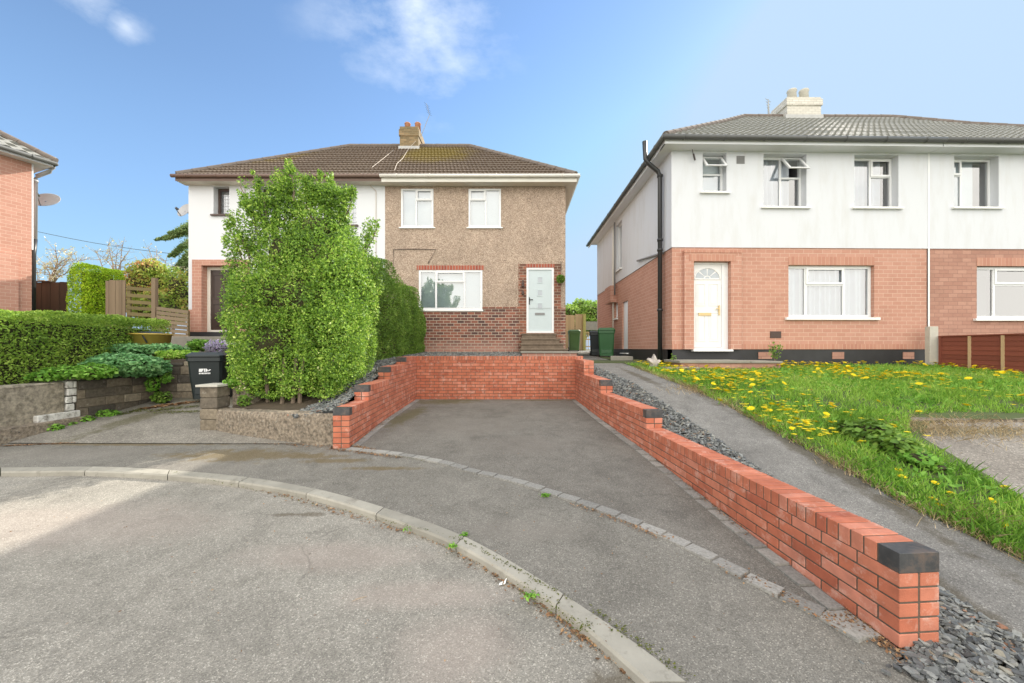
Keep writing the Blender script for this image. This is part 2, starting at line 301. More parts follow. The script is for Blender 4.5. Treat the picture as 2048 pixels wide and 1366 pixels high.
M['door_white']=plain('white door',(.74,.74,.735),.35,.03,4,.03)
M['door_dark']=plain('dark brown door',(.045,.028,.022),.35,.2,4,.05)
M['steel']=plain('steel',(.25,.25,.25),.3,.1,8,0,metal=.9)
M['grey']=plain('grey plastic',(.22,.22,.22),.5,.1,8,.1)
M['brass']=plain('brass',(.5,.38,.2),.3,.1,8,0,metal=.8)
M['blackplastic']=plain('black plastic pipe',(.028,.029,.03),.38,.2,8,.05)
M['binblack']=plain('black bin plastic',(.018,.026,.028),.42,.15,6,.1)
M['bingreen']=plain('green bin plastic',(.035,.13,.045),.45,.2,3,.12)
M['bingreen2']=plain('faded green bin plastic',(.07,.16,.045),.45,.2,3,.12)
M['glass']=glassmat('window glass',(.88,.94,.98),.27)
M['glassdoor']=plain('frosted glass',(.42,.46,.5),.25,.15,8,.1)
M['blind']=plain('white blind',(.66,.72,.74),.7,.04,3,0)
M['net']=plain('net curtain',(.62,.65,.70),.8,.1,5,0)
M['darkcurtain']=plain('brown curtain',(.10,.08,.065),.8,.2,5,0)
M['room']=plain('room dark',(.24,.24,.25),.9,.2,2,0)
M['gutterbrown']=plain('brown gutter',(.17,.11,.085),.5,.2,4,.1)
M['gutterwhite']=plain('white gutter',(.70,.68,.62),.5,.12,2,.1)
M['guttergrey']=plain('grey gutter',(.085,.088,.085),.45,.2,4,.1)
def tilemat(name,c1,c2,moss,mossf,spec=.2,rough=.85):
    m,nt,b=newmat(name); v=coord(nt); big=noise(nt,v,.8,7,.65); fine=noise(nt,v,22,5,.7); gi=N(nt,'ShaderNodeNewGeometry')
    col=MIX(nt,MATH(nt,'MULTIPLY_ADD',fine,.9,MATH(nt,'MULTIPLY_ADD',big,.4,-.2),clamp=True),c1,c2)
    lich=ramp(nt,noise(nt,v,9,8,.75),[(.56,0.0),(.68,1.0)]); col=MIX(nt,MATH(nt,'MULTIPLY',lich,.5),col,(.36,.33,.27))
    ms=blobs(nt,v,mossf,2.0,.5); col=MIX(nt,MATH(nt,'MULTIPLY',ms,.75),col,moss)
    setc(nt,b,col); b.inputs['Roughness'].default_value=rough; b.inputs['Specular IOR Level'].default_value=spec; bump(nt,b,fine,.5,.01); return m
M['tile']=tilemat('brown concrete roof tiles',(.085,.064,.047),(.22,.168,.128),(.21,.16,.035),[(-1.9,2.3,1.8,1.5)])
M['tile2']=tilemat('grey roof tiles',(.19,.19,.175),(.36,.36,.33),(.2,.2,.15),[(0,0,.01,.01)],.35,.68)
M['ridge']=plain('ridge tile',(.16,.13,.11),.85,.4,10,.3,50)
M['chimbrick']=brickmat('yellow stock brick',(.17,.12,.06),(.34,.23,.12),(.25,.2,.12),.22,.078,.008,dirtf=.9,dirt=(.10,.10,.045),vary=.9)
M['chimpale']=brickmat('pale chimney brick',(.60,.57,.50),(.72,.69,.61),(.50,.48,.43),.22,.08,.008,dirtf=.15)
M['pot']=plain('terracotta pot',(.42,.2,.12),.8,.3,8,.2)
M['lead']=plain('lead flashing',(.42,.42,.41),.5,.2,8,.1)
M['conc']=islandmat('rough concrete',[(0,(.19,.155,.115)),(1,(.22,.18,.135))],nsc=26,namp=.75,bs=1.0,eff=((.46,.44,.38),.75,24,.05),bsc=45)
M['concslab']=plain('concrete slab',(.25,.235,.20),.9,.25,6,.4,60)
M['concpost']=plain('concrete post',(.48,.46,.40),.85,.15,10,.3,80)
M['stone']=islandmat('retaining wall blocks',[(0,(.055,.048,.04)),(.4,(.12,.10,.075)),(.8,(.19,.155,.11)),(1,(.27,.23,.17))],nsc=18,namp=.4,bs=.8,eff=((.48,.46,.41),.7,15,.09),bsc=40)
M['whitestone']=islandmat('flaking white paint on stone',[(0,(.55,.54,.5)),(1,(.7,.69,.65))],nsc=14,namp=.2,bs=.7,eff=((.13,.11,.08),.95,12,-.02),bsc=45)
M['oldmortar']=plain('old mortar',(.14,.12,.09),.95,.4,12,.6,50)
M['fencedark']=wood('dark stained fence',(.055,.035,.022))
M['fencegrey']=wood('weathered fence board',(.20,.15,.095))
M['fencetan']=wood('larch fence board',(.50,.36,.20),.25)
M['fencegreen']=wood('mossy fence rail',(.15,.12,.05))
M['fencebrown']=wood('red brown stained fence',(.20,.055,.032),.3,sc=(2,2,30))
M['greentimber']=wood('treated post',(.36,.32,.10),.25)
M['yellowtub']=plain('yellow tub',(.62,.43,.10),.5,.15,5,.05)
LF=dict(gain=1.85,trans=.35,rough=.55,bs=0,nsc=30,namp=.15,spec=.35)
LG=dict(LF,gain=2.15)
M['leaf']=islandmat('shrub leaf',[(0,(.025,.05,.012)),(.22,(.055,.105,.02)),(.5,(.10,.18,.022)),(.76,(.175,.265,.035)),(.9,(.29,.35,.085)),(.97,(.50,.52,.28)),(1,(.30,.19,.09))],clump=(2.6,.3),**LG)  # highlights put into the colour: the palest leaves stand in for light specks
M['leafhedge']=islandmat('hedge leaf',[(0,(.035,.075,.012)),(.5,(.09,.165,.024)),(.82,(.155,.235,.038)),(.95,(.28,.33,.09)),(1,(.2,.13,.06))],clump=(1.8,.4),**LF)
M['leafleft']=islandmat('clipped hedge leaf',[(0,(.05,.10,.015)),(.4,(.13,.215,.028)),(.8,(.23,.32,.05)),(.96,(.38,.42,.14)),(1,(.25,.18,.08))],clump=(1.8,.4),**LF)
M['leafgold']=islandmat('golden conifer leaf',[(0,(.10,.19,.01)),(.5,(.22,.33,.015)),(1,(.38,.45,.03))],clump=(3,.4),**LF)
M['leafred']=islandmat('mixed shrub leaf',[(0,(.07,.14,.02)),(.4,(.17,.24,.04)),(.6,(.30,.32,.07)),(.8,(.36,.18,.09)),(1,(.42,.22,.13))],clump=(1.3,.6),**LF)
M['leafblue']=islandmat('columbine leaf',[(0,(.04,.12,.035)),(.5,(.10,.22,.085)),(1,(.20,.34,.14))],clump=(3,.3),**LF)
M['leafbright']=islandmat('bright leaf',[(0,(.045,.12,.012)),(.5,(.10,.22,.025)),(1,(.2,.33,.06))],clump=(3,.3),**LF)
M['leafcon']=islandmat('conifer needles',[(0,(.05,.09,.03)),(.6,(.12,.18,.06)),(1,(.26,.30,.13))],clump=(2,.4),**LF)
M['leafback']=islandmat('background bush leaf',[(0,(.05,.11,.02)),(.5,(.14,.23,.035)),(.9,(.28,.36,.09)),(1,(.7,.72,.6))],clump=(2,.4),**LF)
M['blossom']=islandmat('blossom and young leaf',[(0,(.22,.24,.10)),(.5,(.45,.42,.26)),(1,(.75,.68,.58))],**LF)
M['lav']=islandmat('lavender bloom',[(0,(.16,.20,.12)),(.5,(.30,.26,.40)),(1,(.45,.38,.55))],**LF)
M['grass']=islandmat('grass blades',[(0,(.055,.12,.02)),(.35,(.115,.22,.028)),(.7,(.195,.31,.045)),(.88,(.30,.36,.09)),(1,(.44,.37,.22))],clump=(1.6,.45),**LG)
M['drygrass']=islandmat('dead grass',[(0,(.22,.16,.08)),(1,(.45,.36,.22))],**LF)
M['dandelion']=islandmat('dandelion petals',[(0,(.85,.62,.01)),(1,(.95,.78,.03))],rough=.6,bs=0,nsc=40,namp=.05,spec=.2,trans=.2)
M['litter']=islandmat('dead leaves',[(0,(.10,.055,.025)),(.6,(.25,.13,.06)),(1,(.4,.26,.13))],rough=.8,bs=0)
M['moss']=islandmat('moss',[(0,(.05,.07,.01)),(1,(.13,.13,.02))],rough=.95,bs=0)
M['bark']=plain('bark',(.16,.12,.085),.9,.4,15,.6,40)
M['twig']=plain('pale twig',(.38,.30,.22),.9,.3,15,.2,40)
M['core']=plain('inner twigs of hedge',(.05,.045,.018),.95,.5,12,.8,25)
M['rock']=plain('pale rock',(.42,.38,.35),.9,.3,12,.6,30)
M['oldstep']=plain('mossy concrete step',(.165,.125,.09),.95,.55,9,.6,40)
M['gateconc']=islandmat('pale cement face',[(0,(.27,.235,.18)),(1,(.31,.27,.205))],nsc=20,namp=.6,bs=1.0,eff=((.13,.11,.075),.75,6,.0),bsc=30)
M['dish']=plain('satellite dish grey',(.42,.42,.42),.5,.05,5,.05)
M['paper']=plain('paper',(.85,.85,.82),.8,.03,9,0)
M['cable']=plain('cable',(.05,.04,.035),.6,.1,9,0)
M['cablepale']=plain('pale cable',(.55,.48,.40),.6,.1,9,0)
# ---------------------------------------------------------------- ground surfaces
def drape(name,poly,zf,mat,res=.4,off=0.0,kind='structure'):
    bm=bmesh.new(); vs=[bm.verts.new((p[0],p[1],0)) for p in poly]; bm.faces.new(vs)
    xs=[p[0] for p in poly]; ys=[p[1] for p in poly]
    for ax,lo,hi in ((0,min(xs),max(xs)),(1,min(ys),max(ys))):
        k=lo+res
        while k<hi:
            co=[0,0,0]; no=[0,0,0]; co[ax]=k; no[ax]=1
            bmesh.ops.bisect_plane(bm,geom=bm.verts[:]+bm.edges[:]+bm.faces[:],plane_co=co,plane_no=no); k+=res
    for v in bm.verts: v.co.z=zf(v.co.x,v.co.y)+off
    bmesh.ops.recalc_face_normals(bm,faces=bm.faces[:])
    me=bpy.data.meshes.new(name); bm.to_mesh(me); bm.free()
    if me.polygons and me.polygons[0].normal.z<0: me.flip_normals()
    me.materials.append(mat); o=bpy.data.objects.new(name,me); COL.objects.link(o); o['kind']=kind; return o
Gy=lambda x,y:g(y)
kn=[hit(*p) for p in ((0,944),(169,943),(335,951),(477,965),(612,988),(752,1029),(912,1090),(1112,1213),(1295,1366))]
kf=[hit(*p) for p in ((0,935.5),(185,934),(339,941),(497,955.5),(631,978.6),(768,1016),(928,1074),(1127,1190),(1373,1366))]
def xy(v): return (v[0],v[1])
kn=[(-13.5,3.6),(-11.2,4.0),(-8.7,4.2)]+[xy(v) for v in kn]+[(1.15,.85),(1.45,.05),(1.55,-.9),(1.4,-2)]
kf=[(-13.5,3.75),(-11.2,4.14),(-8.7,4.34)]+[xy(v) for v in kf]+[(1.3,.88),(1.6,.06),(1.7,-.9),(1.55,-2)]
def catmull(P,n):
    P=[np.array(p,float) for p in P]; out=[]
    for i in range(len(P)-1):
        a,b,c,d=P[max(i-1,0)],P[i],P[i+1],P[min(i+2,len(P)-1)]
        for k in range(n):
            t=k/n; out.append(tuple(.5*((2*b)+(-a+c)*t+(2*a-5*b+4*c-d)*t*t+(-a+3*b-3*c+d)*t**3)))
    out.append(tuple(P[-1])); return out
NK=6; KN=catmull(kn,NK); KF=catmull(kf,NK)
mb=MB()
for i in range(len(kn)-1):
    idx=range(i*NK,(i+1)*NK+1); a=[KN[j] for j in idx]; b=[KF[j] for j in idx]
    def mv(p,q,d): return (p[0]+(q[0]-p[0])*d,p[1]+(q[1]-p[1])*d)
    a[0]=mv(a[0],a[1],.03); b[0]=mv(b[0],b[1],.03); a[-1]=mv(a[-1],a[-2],.03); b[-1]=mv(b[-1],b[-2],.03)
    dz=random.uniform(-.002,.003); vs=[]; fs=[]
    for p,q in zip(a,b):
        ch=mv(p,q,.09)
        vs+=[(p[0],p[1],g(p[1])-.12),(p[0],p[1],g(p[1])-.008+dz),(ch[0],ch[1],g(ch[1])+.006+dz),(q[0],q[1],g(q[1])+.006+dz),(q[0],q[1],g(q[1])-.12)]
    n=len(a)
    for k in range(n-1):
        for j in range(4): fs.append((k*5+j,(k+1)*5+j,(k+1)*5+j+1,k*5+j+1))
    fs+=[(0,1,2,3,4),tuple((n-1)*5+j for j in (4,3,2,1,0))]
    mb.add(vs,fs)
tag(mb.build('kerb',M['kerb']),kind='structure')
road=[(-30,3.0)]+KN[::2]+[(1.2,-4),(-2,-12),(-30,-12)]
drape('road',road,lambda x,y:g(y)-.05,M['road'],.8)
# granite setts across the mouth of the drive
sf=[xy(hit(*p)) for p in ((703,896),(803,907),(885,921),(959,942),(1026,956),(1088,975.5),(1162,999),(1240,1027.5),(1338,1066.6),(1415,1104),(1509,1153),(1583,1189),(1672,1232),(1761,1288),(1797,1322))]
SF=catmull(sf,8)
mb=MB(); acc=0; cur=[SF[0]]
def resample(P,step):
    out=[P[0]]; d=0
    for a,b in zip(P,P[1:]):
        seg=math.dist(a,b); 
        while d+seg>=step:
            t=(step-d)/seg; a=(a[0]+(b[0]-a[0])*t,a[1]+(b[1]-a[1])*t); out.append(a); seg=math.dist(a,b); d=0
        d+=seg
    return out
def setts(mb,P,step,wd,side,zf,top=.008):
    R=resample(P,step)
    for a,b in zip(R,R[1:]):
        e=Vector((b[0]-a[0],b[1]-a[1],0)); l=e.length; e.normalize(); n=Vector((-e.y,e.x,0))*side
        j=random.uniform(-.004,.004); z=zf((a[1]+b[1])/2)
        p=Vector((a[0],a[1],0))+e*.005+n*j
        mb.obox(p,e,n,l-.01,wd,z-.1,z+top+random.uniform(-.003,.004))
setts(mb,SF,.2,.105,-1,g,.012)
def wallL(y): return float(np.interp(y,[5.05,9.4],[-2.20,-2.44]))
def wallR(y): return float(np.interp(y,[1.88,4.85,6.75,9.4],[1.903,1.68,1.52,1.481]))
setts(mb,[(wallL(y)+.012,y) for y in (5.1,9.3)],.2,.1,-1,g,.01)
setts(mb,[(wallR(y)-.012,y) for y in (1.95,4.85,6.75,9.3)],.2,.1,1,g,.01)
tag(mb.build('drive_edging',M['sett']),kind='structure')
pave=KF[::2]+[(7,-2),(7,1.32),(1.95,1.32)]+[(wallR(1.88)+.02,1.85)]+SF[::-4]+[(-2.43,5.0),(-2.5,5.2),(-4.5,5.25),(-9,5.25),(-13.5,4.9)]
drape('pavement',pave,Gy,M['pave'],.4)
drive=SF[::4]+[(wallR(1.9)+.05,1.9),(wallR(4.85)+.05,4.85),(wallR(6.75)+.05,6.75),(1.5,9.45),(-2.5,9.45),(-2.25,5.05)]
drape('driveway',drive,Gy,M['drive'],.4,.003)
apron=[(-9,5.25),(-7.2,5.25),(-7.1,6.2),(-7.0,7.4),(-6.9,7.6),(-6.2,7.6),(-6.2,9.2),(-4.3,9.2),(-4.35,5.8),(-2.5,5.2)]
drape('side_driveway',apron,lambda x,y:ga(y),M['apron'],.4,.004)
zsl=lerpf([(4.9,.60),(5.8,.80),(7,1.02),(8.2,1.20),(9.4,1.27),(12.4,1.37)])
zbed=lerpf([(5.1,.54),(6,.6),(7,.85),(8,1.05),(12.2,1.36)])
def ZSL(x,y):
    t=min(max((-2.42-x)/.5,0),1)*min(max((7.4-y)/1.2,0),1)
    return zsl(y)*(1-t)+(zbed(y)+.01)*t
ZSL0=lambda x,y: zsl(y)+max(0,(-2.5-x))*.08*(1 if y<9.4 else max(0,1-(y-9.4)/1.5))
slateL=[(-2.40,5.12),(-2.62,9.55),(.25,9.6),(.25,12.3),(-3.3,12.3),(-3.25,9.4),(-3.1,5.5),(-2.75,5.2)]
drape('slate_bed',slateL,ZSL,M['slatebed'],.3)
def slR(y): return float(np.interp(y,[1.2,1.9,3.2,4.6,6.1,9.2],[2.62,2.5,2.33,2.2,2.05,1.9]))
slateR=[(1.93,1.25),(slR(1.2)+.02,1.25)]+[(slR(y)+.02,y) for y in (1.9,3.2,4.6,6.1,9.3)]+[(1.6,9.3)]+[(wallR(y)+.1,y) for y in (9.0,6.75,4.85,1.9)]
zsr=lerpf([(1.2,-.02),(1.88,.02),(4.8,.46),(4.95,.52),(6.7,.69),(6.9,.78),(8.2,.91),(8.35,.97),(9.4,1.17)])
def ZSR(x,y):
    a=wallR(max(y,1.88))+.215; t=min(max((x-a)/(slR(y)-a),0),1); return zsr(y)+(hp(y)-zsr(y))*t
drape('slate_strip',slateR,lambda x,y:ZSR(x,y)-.02,M['slatebed'],.25)
PR=[(3.35,1.3),(3.3,2.46),(3.15,2.98),(3.1,4.1),(3.0,5.5),(2.89,6.3),(2.84,7.2),(2.85,9.3),(3.0,13.5)]
path=[(slR(y),y) for y in (1.3,1.9,3.2,4.6,6.1,9.2)]+[(1.6,9.3),(1.6,22),(3.95,22),(3.95,13.5)]+PR[::-1]
drape('path',path,lambda x,y:hp(y),M['path'],.4,.004)
def HL(x,y):
    a=min(max((y-6)/2.5,0),1); b=min(max((x-3.0)/.7,0),1); return hp(y)-.03*a*b
LW=[(p[0]-.02,p[1]) for p in PR]+[(3.95,13.5),(3.95,9.4),(16,9.8),(16,5.0),(5.2,4.75),(4.6,4.3),(4.3,3.4),(4.1,2.9),(4.1,1.3)]
lumps=lambda x,y: .025*math.sin(x*2.1+y)*math.sin(y*1.7-x*.6)
drape('lawn',LW,lambda x,y:HL(x,y)+.012+max(0,lumps(x,y)),M['lawnbase'],.3)
drape('concrete_pad',[(3.98,1.3),(16,1.3),(16,4.95),(5.1,4.85),(4.5,4.4),(4.2,3.45),(3.98,2.9)],lambda x,y:hp(y)-.01,M['pad'],.5)
zg=lambda x,y: float(np.interp(y,[5,7.4,9.5,12],[.93,1.0,1.22,1.35]))
drape('garden_bed',[(-12,4.6),(-7.3,4.6),(-7.12,5.3),(-7.1,7.55),(-6.25,7.65),(-6.25,9.2),(-4.3,9.2),(-4.3,12.2),(-12,12.2)],zg,M['soil'],.4)
drape('hedge_bed',[(-4.4,5.9),(-2.7,5.3),(-3.0,5.6),(-3.2,9.4),(-3.3,12.2),(-4.5,12.2),(-4.4,8)],lambda x,y:float(np.interp(y,[5.1,6,7,8,12.2],[.54,.6,.85,1.05,1.36])),M['soil'],.3)
# the ground itself, one sheet to the horizon
def H(x,y):
    if y<1.3: return g(y)-.05
    if x<-7.1: return g(y)-.05 if y<5.3 else (zg(x,y) if y<12 else 1.2)
    if y>9.5: return 1.2
    if x<-4.45: return ga(y) if y>5.25 else g(y)-.05
    if x<-2.45: return g(y)-.05 if y<5.9 else .7
    if x<2.1: return g(y)-.05
    return HL(x,y) if x<4.0 or y>4.8 else hp(y)-.02
xs=np.unique(np.concatenate([[-600,-200,-80,-40,-25],np.arange(-16,16.1,.3),[25,40,80,200,600]])); ys=np.unique(np.concatenate([[-600,-200,-60,-25],np.arange(-12,24.1,.3),[35,60,120,300,900]]))
Z=np.array([[H(x,y) for x in xs] for y in ys]); Z2=Z.copy()
for dy in (-2,-1,0,1,2):
    for dx in (-2,-1,0,1,2):
        Z2=np.minimum(Z2,np.roll(np.roll(Z,dy,0),dx,1))
mb=MB(); mb.v=[(x,y,float(Z2[j,i])-.05) for j,y in enumerate(ys) for i,x in enumerate(xs)]
nx=len(xs); mb.f=[(j*nx+i,j*nx+i+1,(j+1)*nx+i+1,(j+1)*nx+i) for j in range(len(ys)-1) for i in range(nx-1)]; mb.m=[0]*len(mb.f)
tag(mb.build('ground',M['ground']),kind='structure')
# ---------------------------------------------------------------- red brick retaining wall of the drive
bw=thing('brick_retaining_wall','new red brick U-shaped stepped retaining wall around the parking drive','wall',(0,9.38,.24))
BR=MB(); MO=MB(); CP=MB()
def wall_seg(A,B,ztop,zbot,side,end_a=False,black_a=False,zend=None):
    """A->B plan line of the drive face; side=+1 thickness to the left of A->B"""
    A=Vector((*A,0));B=Vector((*B,0)); e=(B-A); Ln=e.length; e.normalize(); n=Vector((-e.y,e.x,0))*side; T=.215
    MO.obox(A+e*.004+n*.005,e,n,Ln-.008,T-.01,zbot-.1,ztop-.004)
    # coping: bricks on edge
    x=0; k=0
    if black_a:
        b=MB(); b.obox(A-e*.001-n*.001,e,n,.103,T+.002,ztop-.1025+.003,ztop+.001); b.build('end_block',M['blueblock'],bw,bevel=.003)
        x=.1125
    while x<Ln-.02:
        l=min(.065,Ln-x); j=random.uniform(-.0012,.0012)
        CP.obox(A+e*x+n*j,e,n,l,T,ztop-.1025+.006,ztop+random.uniform(-.0015,.0015)); x+=.075
    z=ztop-.1025; c=0
    rows=int((z-zbot)/.075)+2
    for c in range(rows):
        z1=z-c*.075; z0=z1-.065
        gl=round((1.31-z1)/.075)
        s0=-(.1125 if gl%2 else 0)
        for leaf in (0,1):
            x=s0 + (0 if not end_a else 0)
            while x<Ln:
                a=max(x,0); b_=min(x+.215,Ln)
                if b_-a>.02:
                    j=random.uniform(-.0015,.0015)
                    BR.obox(A+e*a+n*(leaf*.1125+j),e,n,b_-a,.1025,z0,z1)
                x+=.225
def R(y): return (wallR(y),y)
def Lw(y): return (wallL(y),y)
T0=1.31
seg=[(1.88,4.86,T0-.825+.0),(4.86,6.75,T0-.6),(6.75,8.25,T0-.375),(8.25,9.38,T0-.075)]
for i,(a,b,z) in enumerate(seg): wall_seg(R(a),R(b),z,g(a)-.02,-1,True,i<3)
segL=[(5.05,5.82,T0-.6),(5.82,7.0,T0-.375),(7.0,8.25,T0-.15),(8.25,9.38,T0)]
for i,(a,b,z) in enumerate(segL): wall_seg(Lw(a),Lw(b),z,g(a)-.02,1,True,True)
wall_seg((-2.66,9.38),(1.70,9.38),T0,g(9.4)-.02,1)
BR.build('brickwork',M['brick'],bw,bevel=.0028).modifiers[0].segments=1; CP.build('coping',M['brick'],bw,bevel=.0028).modifiers[0].segments=1; MO.build('mortar_core',M['mortar'],bw)
# ---------------------------------------------------------------- old walls on the left
def block_wall(mb,mo,A,B,zt0,zt1,zb,t,course,bl,jit=.012,gap=.012):
    A=Vector((*A,0));B=Vector((*B,0)); e=B-A; Ln=e.length; e.normalize(); n=Vector((-e.y,e.x,0))
    z=zb; k=0
    while z<max(zt0,zt1)-.03:
        x=-(bl*.5 if k%2 else 0)+random.uniform(-.03,.03)
        while x<Ln:
            l=bl*random.uniform(.75,1.25); a=max(x,0); b=min(x+l,Ln); m=(a+b)/2; top=zt0+(zt1-zt0)*m/Ln
            z1=min(z+course,top)
            if b-a>.05 and z1-z>.03:
                q=A+e*(a+gap/2)+n*random.uniform(-jit,jit)
                mb.obox(q,e,n,b-a-gap,t,z+gap/2,z1-gap/2+random.uniform(-.005,.005))
            x+=l
        z+=course; k+=1
    mo.obox(A+n*.022,e,n,Ln,t-.03,zb-.2,min(zt0,zt1)-.02)
sw=thing('stone_retaining_wall','old weathered stone block retaining wall with flaking white paint holding up the left garden','wall',(-7.1,6.5,.3))
s_=MB(); mo=MB()
block_wall(s_,mo,(-7.12,6.18),(-7.04,7.45),.99,1.02,.22,.25,.15,.38)
block_wall(s_,mo,(-7.04,7.5),(-6.2,7.62),1.19,1.27,.3,.25,.17,.3)
block_wall(s_,mo,(-6.2,7.64),(-6.15,9.2),1.27,1.35,.4,.25,.17,.3)
s_.build('blocks',M['stone'],sw,bevel=.012); mo.build('mortar_core',M['oldmortar'],sw)
p=MB(); mo=MB()
block_wall(p,mo,(-7.115,6.02),(-7.115,6.18),.985,.985,.50,.26,.12,.16,.004)
p.obox(Vector((-7.06,5.62,0)),Vector((0,1,0)),Vector((-1,0,0)),.56,.3,.37,.5)
p.build('painted_blocks',M['whitestone'],sw,bevel=.014)
cw=MB(); cw.prism([(-7.4,3.9),(-7.14,4.4),(-7.12,6.02),(-7.4,6.02)],.0,.975); cw.build('cement_face',M['gateconc'],sw,bevel=.03)
cw=MB(); cw.prism([(-7.3,4.2),(-7.02,4.6),(-6.98,5.62),(-7.0,6.3),(-7.1,6.3),(-7.2,5.0)],.05,.40); cw.build('ledge',M['conc'],sw,bevel=.02)
lw=MB()
pts=[(-4.5,5.72),(-4.0,5.52),(-3.4,5.34),(-2.9,5.2),(-2.46,5.13)]
def lumpwall(pts,t,zt,zb,nz=5):
    vs=[];fs=[]; P=catmull(pts,10); n=len(P)
    prof=[(0,0),(.01,.3),(0,.6),(.0,.85),(.045,.97),(.1,1.0),(.8,1.0),(1,.9),(1,0)]
    for i,p in enumerate(P):
        a=P[max(i-1,0)];b=P[min(i+1,n-1)]; e=Vector((b[0]-a[0],b[1]-a[1],0)).normalized(); nn=Vector((-e.y,e.x,0))
        for f,h in prof:
            d=f*t+random.uniform(-.006,.006); z=zb+(zt(i/(n-1))-zb)*h+random.uniform(-.006,.006)
            vs.append((p[0]+nn.x*d,p[1]+nn.y*d,z))
    m=len(prof)
    for i in range(n-1):
        for k in range(m-1): fs.append((i*m+k,(i+1)*m+k,(i+1)*m+k+1,i*m+k+1))
    fs+=[tuple(range(m)),tuple((n-1)*m+k for k in range(m))[::-1]]
    return vs,fs
lw.add(*lumpwall(pts,.26,lambda t:.575+.05*t,.05))
tag(lw.build('concrete_wall',M['conc'],smooth=False),'low rough lichen-spotted concrete wall running from the stone pillar to the red brick wall','wall')
pl=thing('stone_pillar','short square stone gate pillar with a pale cap, in front of the tall shrub','pillar',(-4.62,5.8,.2))
b=MB(); z=.1
for k in range(5):
    h=.165; b.obox(Vector((-4.75+random.uniform(-.005,.005),5.72+random.uniform(-.006,.006),0)),Vector((1,0,0)),Vector((0,1,0)),.26,.27,z,z+h-.01); z+=h
b.build('shaft',M['stone'],pl,bevel=.012)
b=MB(); b.obox(Vector((-4.79,5.69,0)),Vector((1,0,0)),Vector((0,1,0)),.33,.34,z-.005,z+.03); b.build('cap',M['concpost'],pl,bevel=.006)
b=MB(); b.box(-4.735,5.74,.1,-4.505,5.97,z-.01); b.build('mortar_core',M['oldmortar'],pl)
wd=MB()
wd.add([(-4.47,6.0,.2),(-4.0,6.02,.2),(-4.15,9.1,.5),(-4.4,9.1,.5),(-4.47,6.0,1.0),(-4.3,6.01,.98),(-4.27,9.1,1.3),(-4.4,9.1,1.3)],[(0,3,2,1),(4,5,6,7),(0,1,5,4),(1,2,6,5),(2,3,7,6),(3,0,4,7)])
tag(wd.build('concrete_side_wall',M['conc'],bevel=.02),'tapered grey concrete wall end behind the stone pillar, half under the shrub','wall')
# ---------------------------------------------------------------- house builders
def lbox(mb,T,u0,u1,z0,z1,d0,d1):
    vs=[T(u,z,d) for z in (z0,z1) for (u,d) in ((u0,d0),(u1,d0),(u1,d1),(u0,d1))]
    return mb.add(vs,[(0,3,2,1),(4,5,6,7),(0,1,5,4),(1,2,6,5),(2,3,7,6),(3,0,4,7)])
def wallmesh(mb,T,u0,u1,z0,z1,ops=(),thick=0):
    us=sorted({u0,u1,*[o[0] for o in ops],*[o[1] for o in ops]}); zs=sorted({z0,z1,*[o[2] for o in ops],*[o[3] for o in ops]})
    us=[u for u in us if u0<=u<=u1]; zs=[z for z in zs if z0<=z<=z1]
    for a,b in zip(us,us[1:]):
        for c,d in zip(zs,zs[1:]):
            mu,mz=(a+b)/2,(c+d)/2
            if any(o[0]<mu<o[1] and o[2]<mz<o[3] for o in ops): continue
            mb.quad(T(a,c,0),T(b,c,0),T(b,d,0),T(a,d,0))
    for o in ops:
        a,b,c,d,dp=o; c_=max(c,z0); d_=min(d,z1)
        if c_>=d_: continue
        mb.quad(T(a,c_,0),T(a,c_,dp),T(a,d_,dp),T(a,d_,0)); mb.quad(T(b,c_,dp),T(b,c_,0),T(b,d_,0),T(b,d_,dp))
        if d<=z1: mb.quad(T(a,d,0),T(a,d,dp),T(b,d,dp),T(b,d,0))
        if c>=z0: mb.quad(T(a,c,dp),T(a,c,0),T(b,c,0),T(b,c,dp))
def ring(mb,T,u0,u1,z0,z1,w_,d0,d1):
    lbox(mb,T,u0,u1,z0,z0+w_,d0,d1); lbox(mb,T,u0,u1,z1-w_,z1,d0,d1)
    lbox(mb,T,u0,u0+w_,z0+w_,z1-w_,d0,d1); lbox(mb,T,u1-w_,u1,z0+w_,z1-w_,d0,d1)
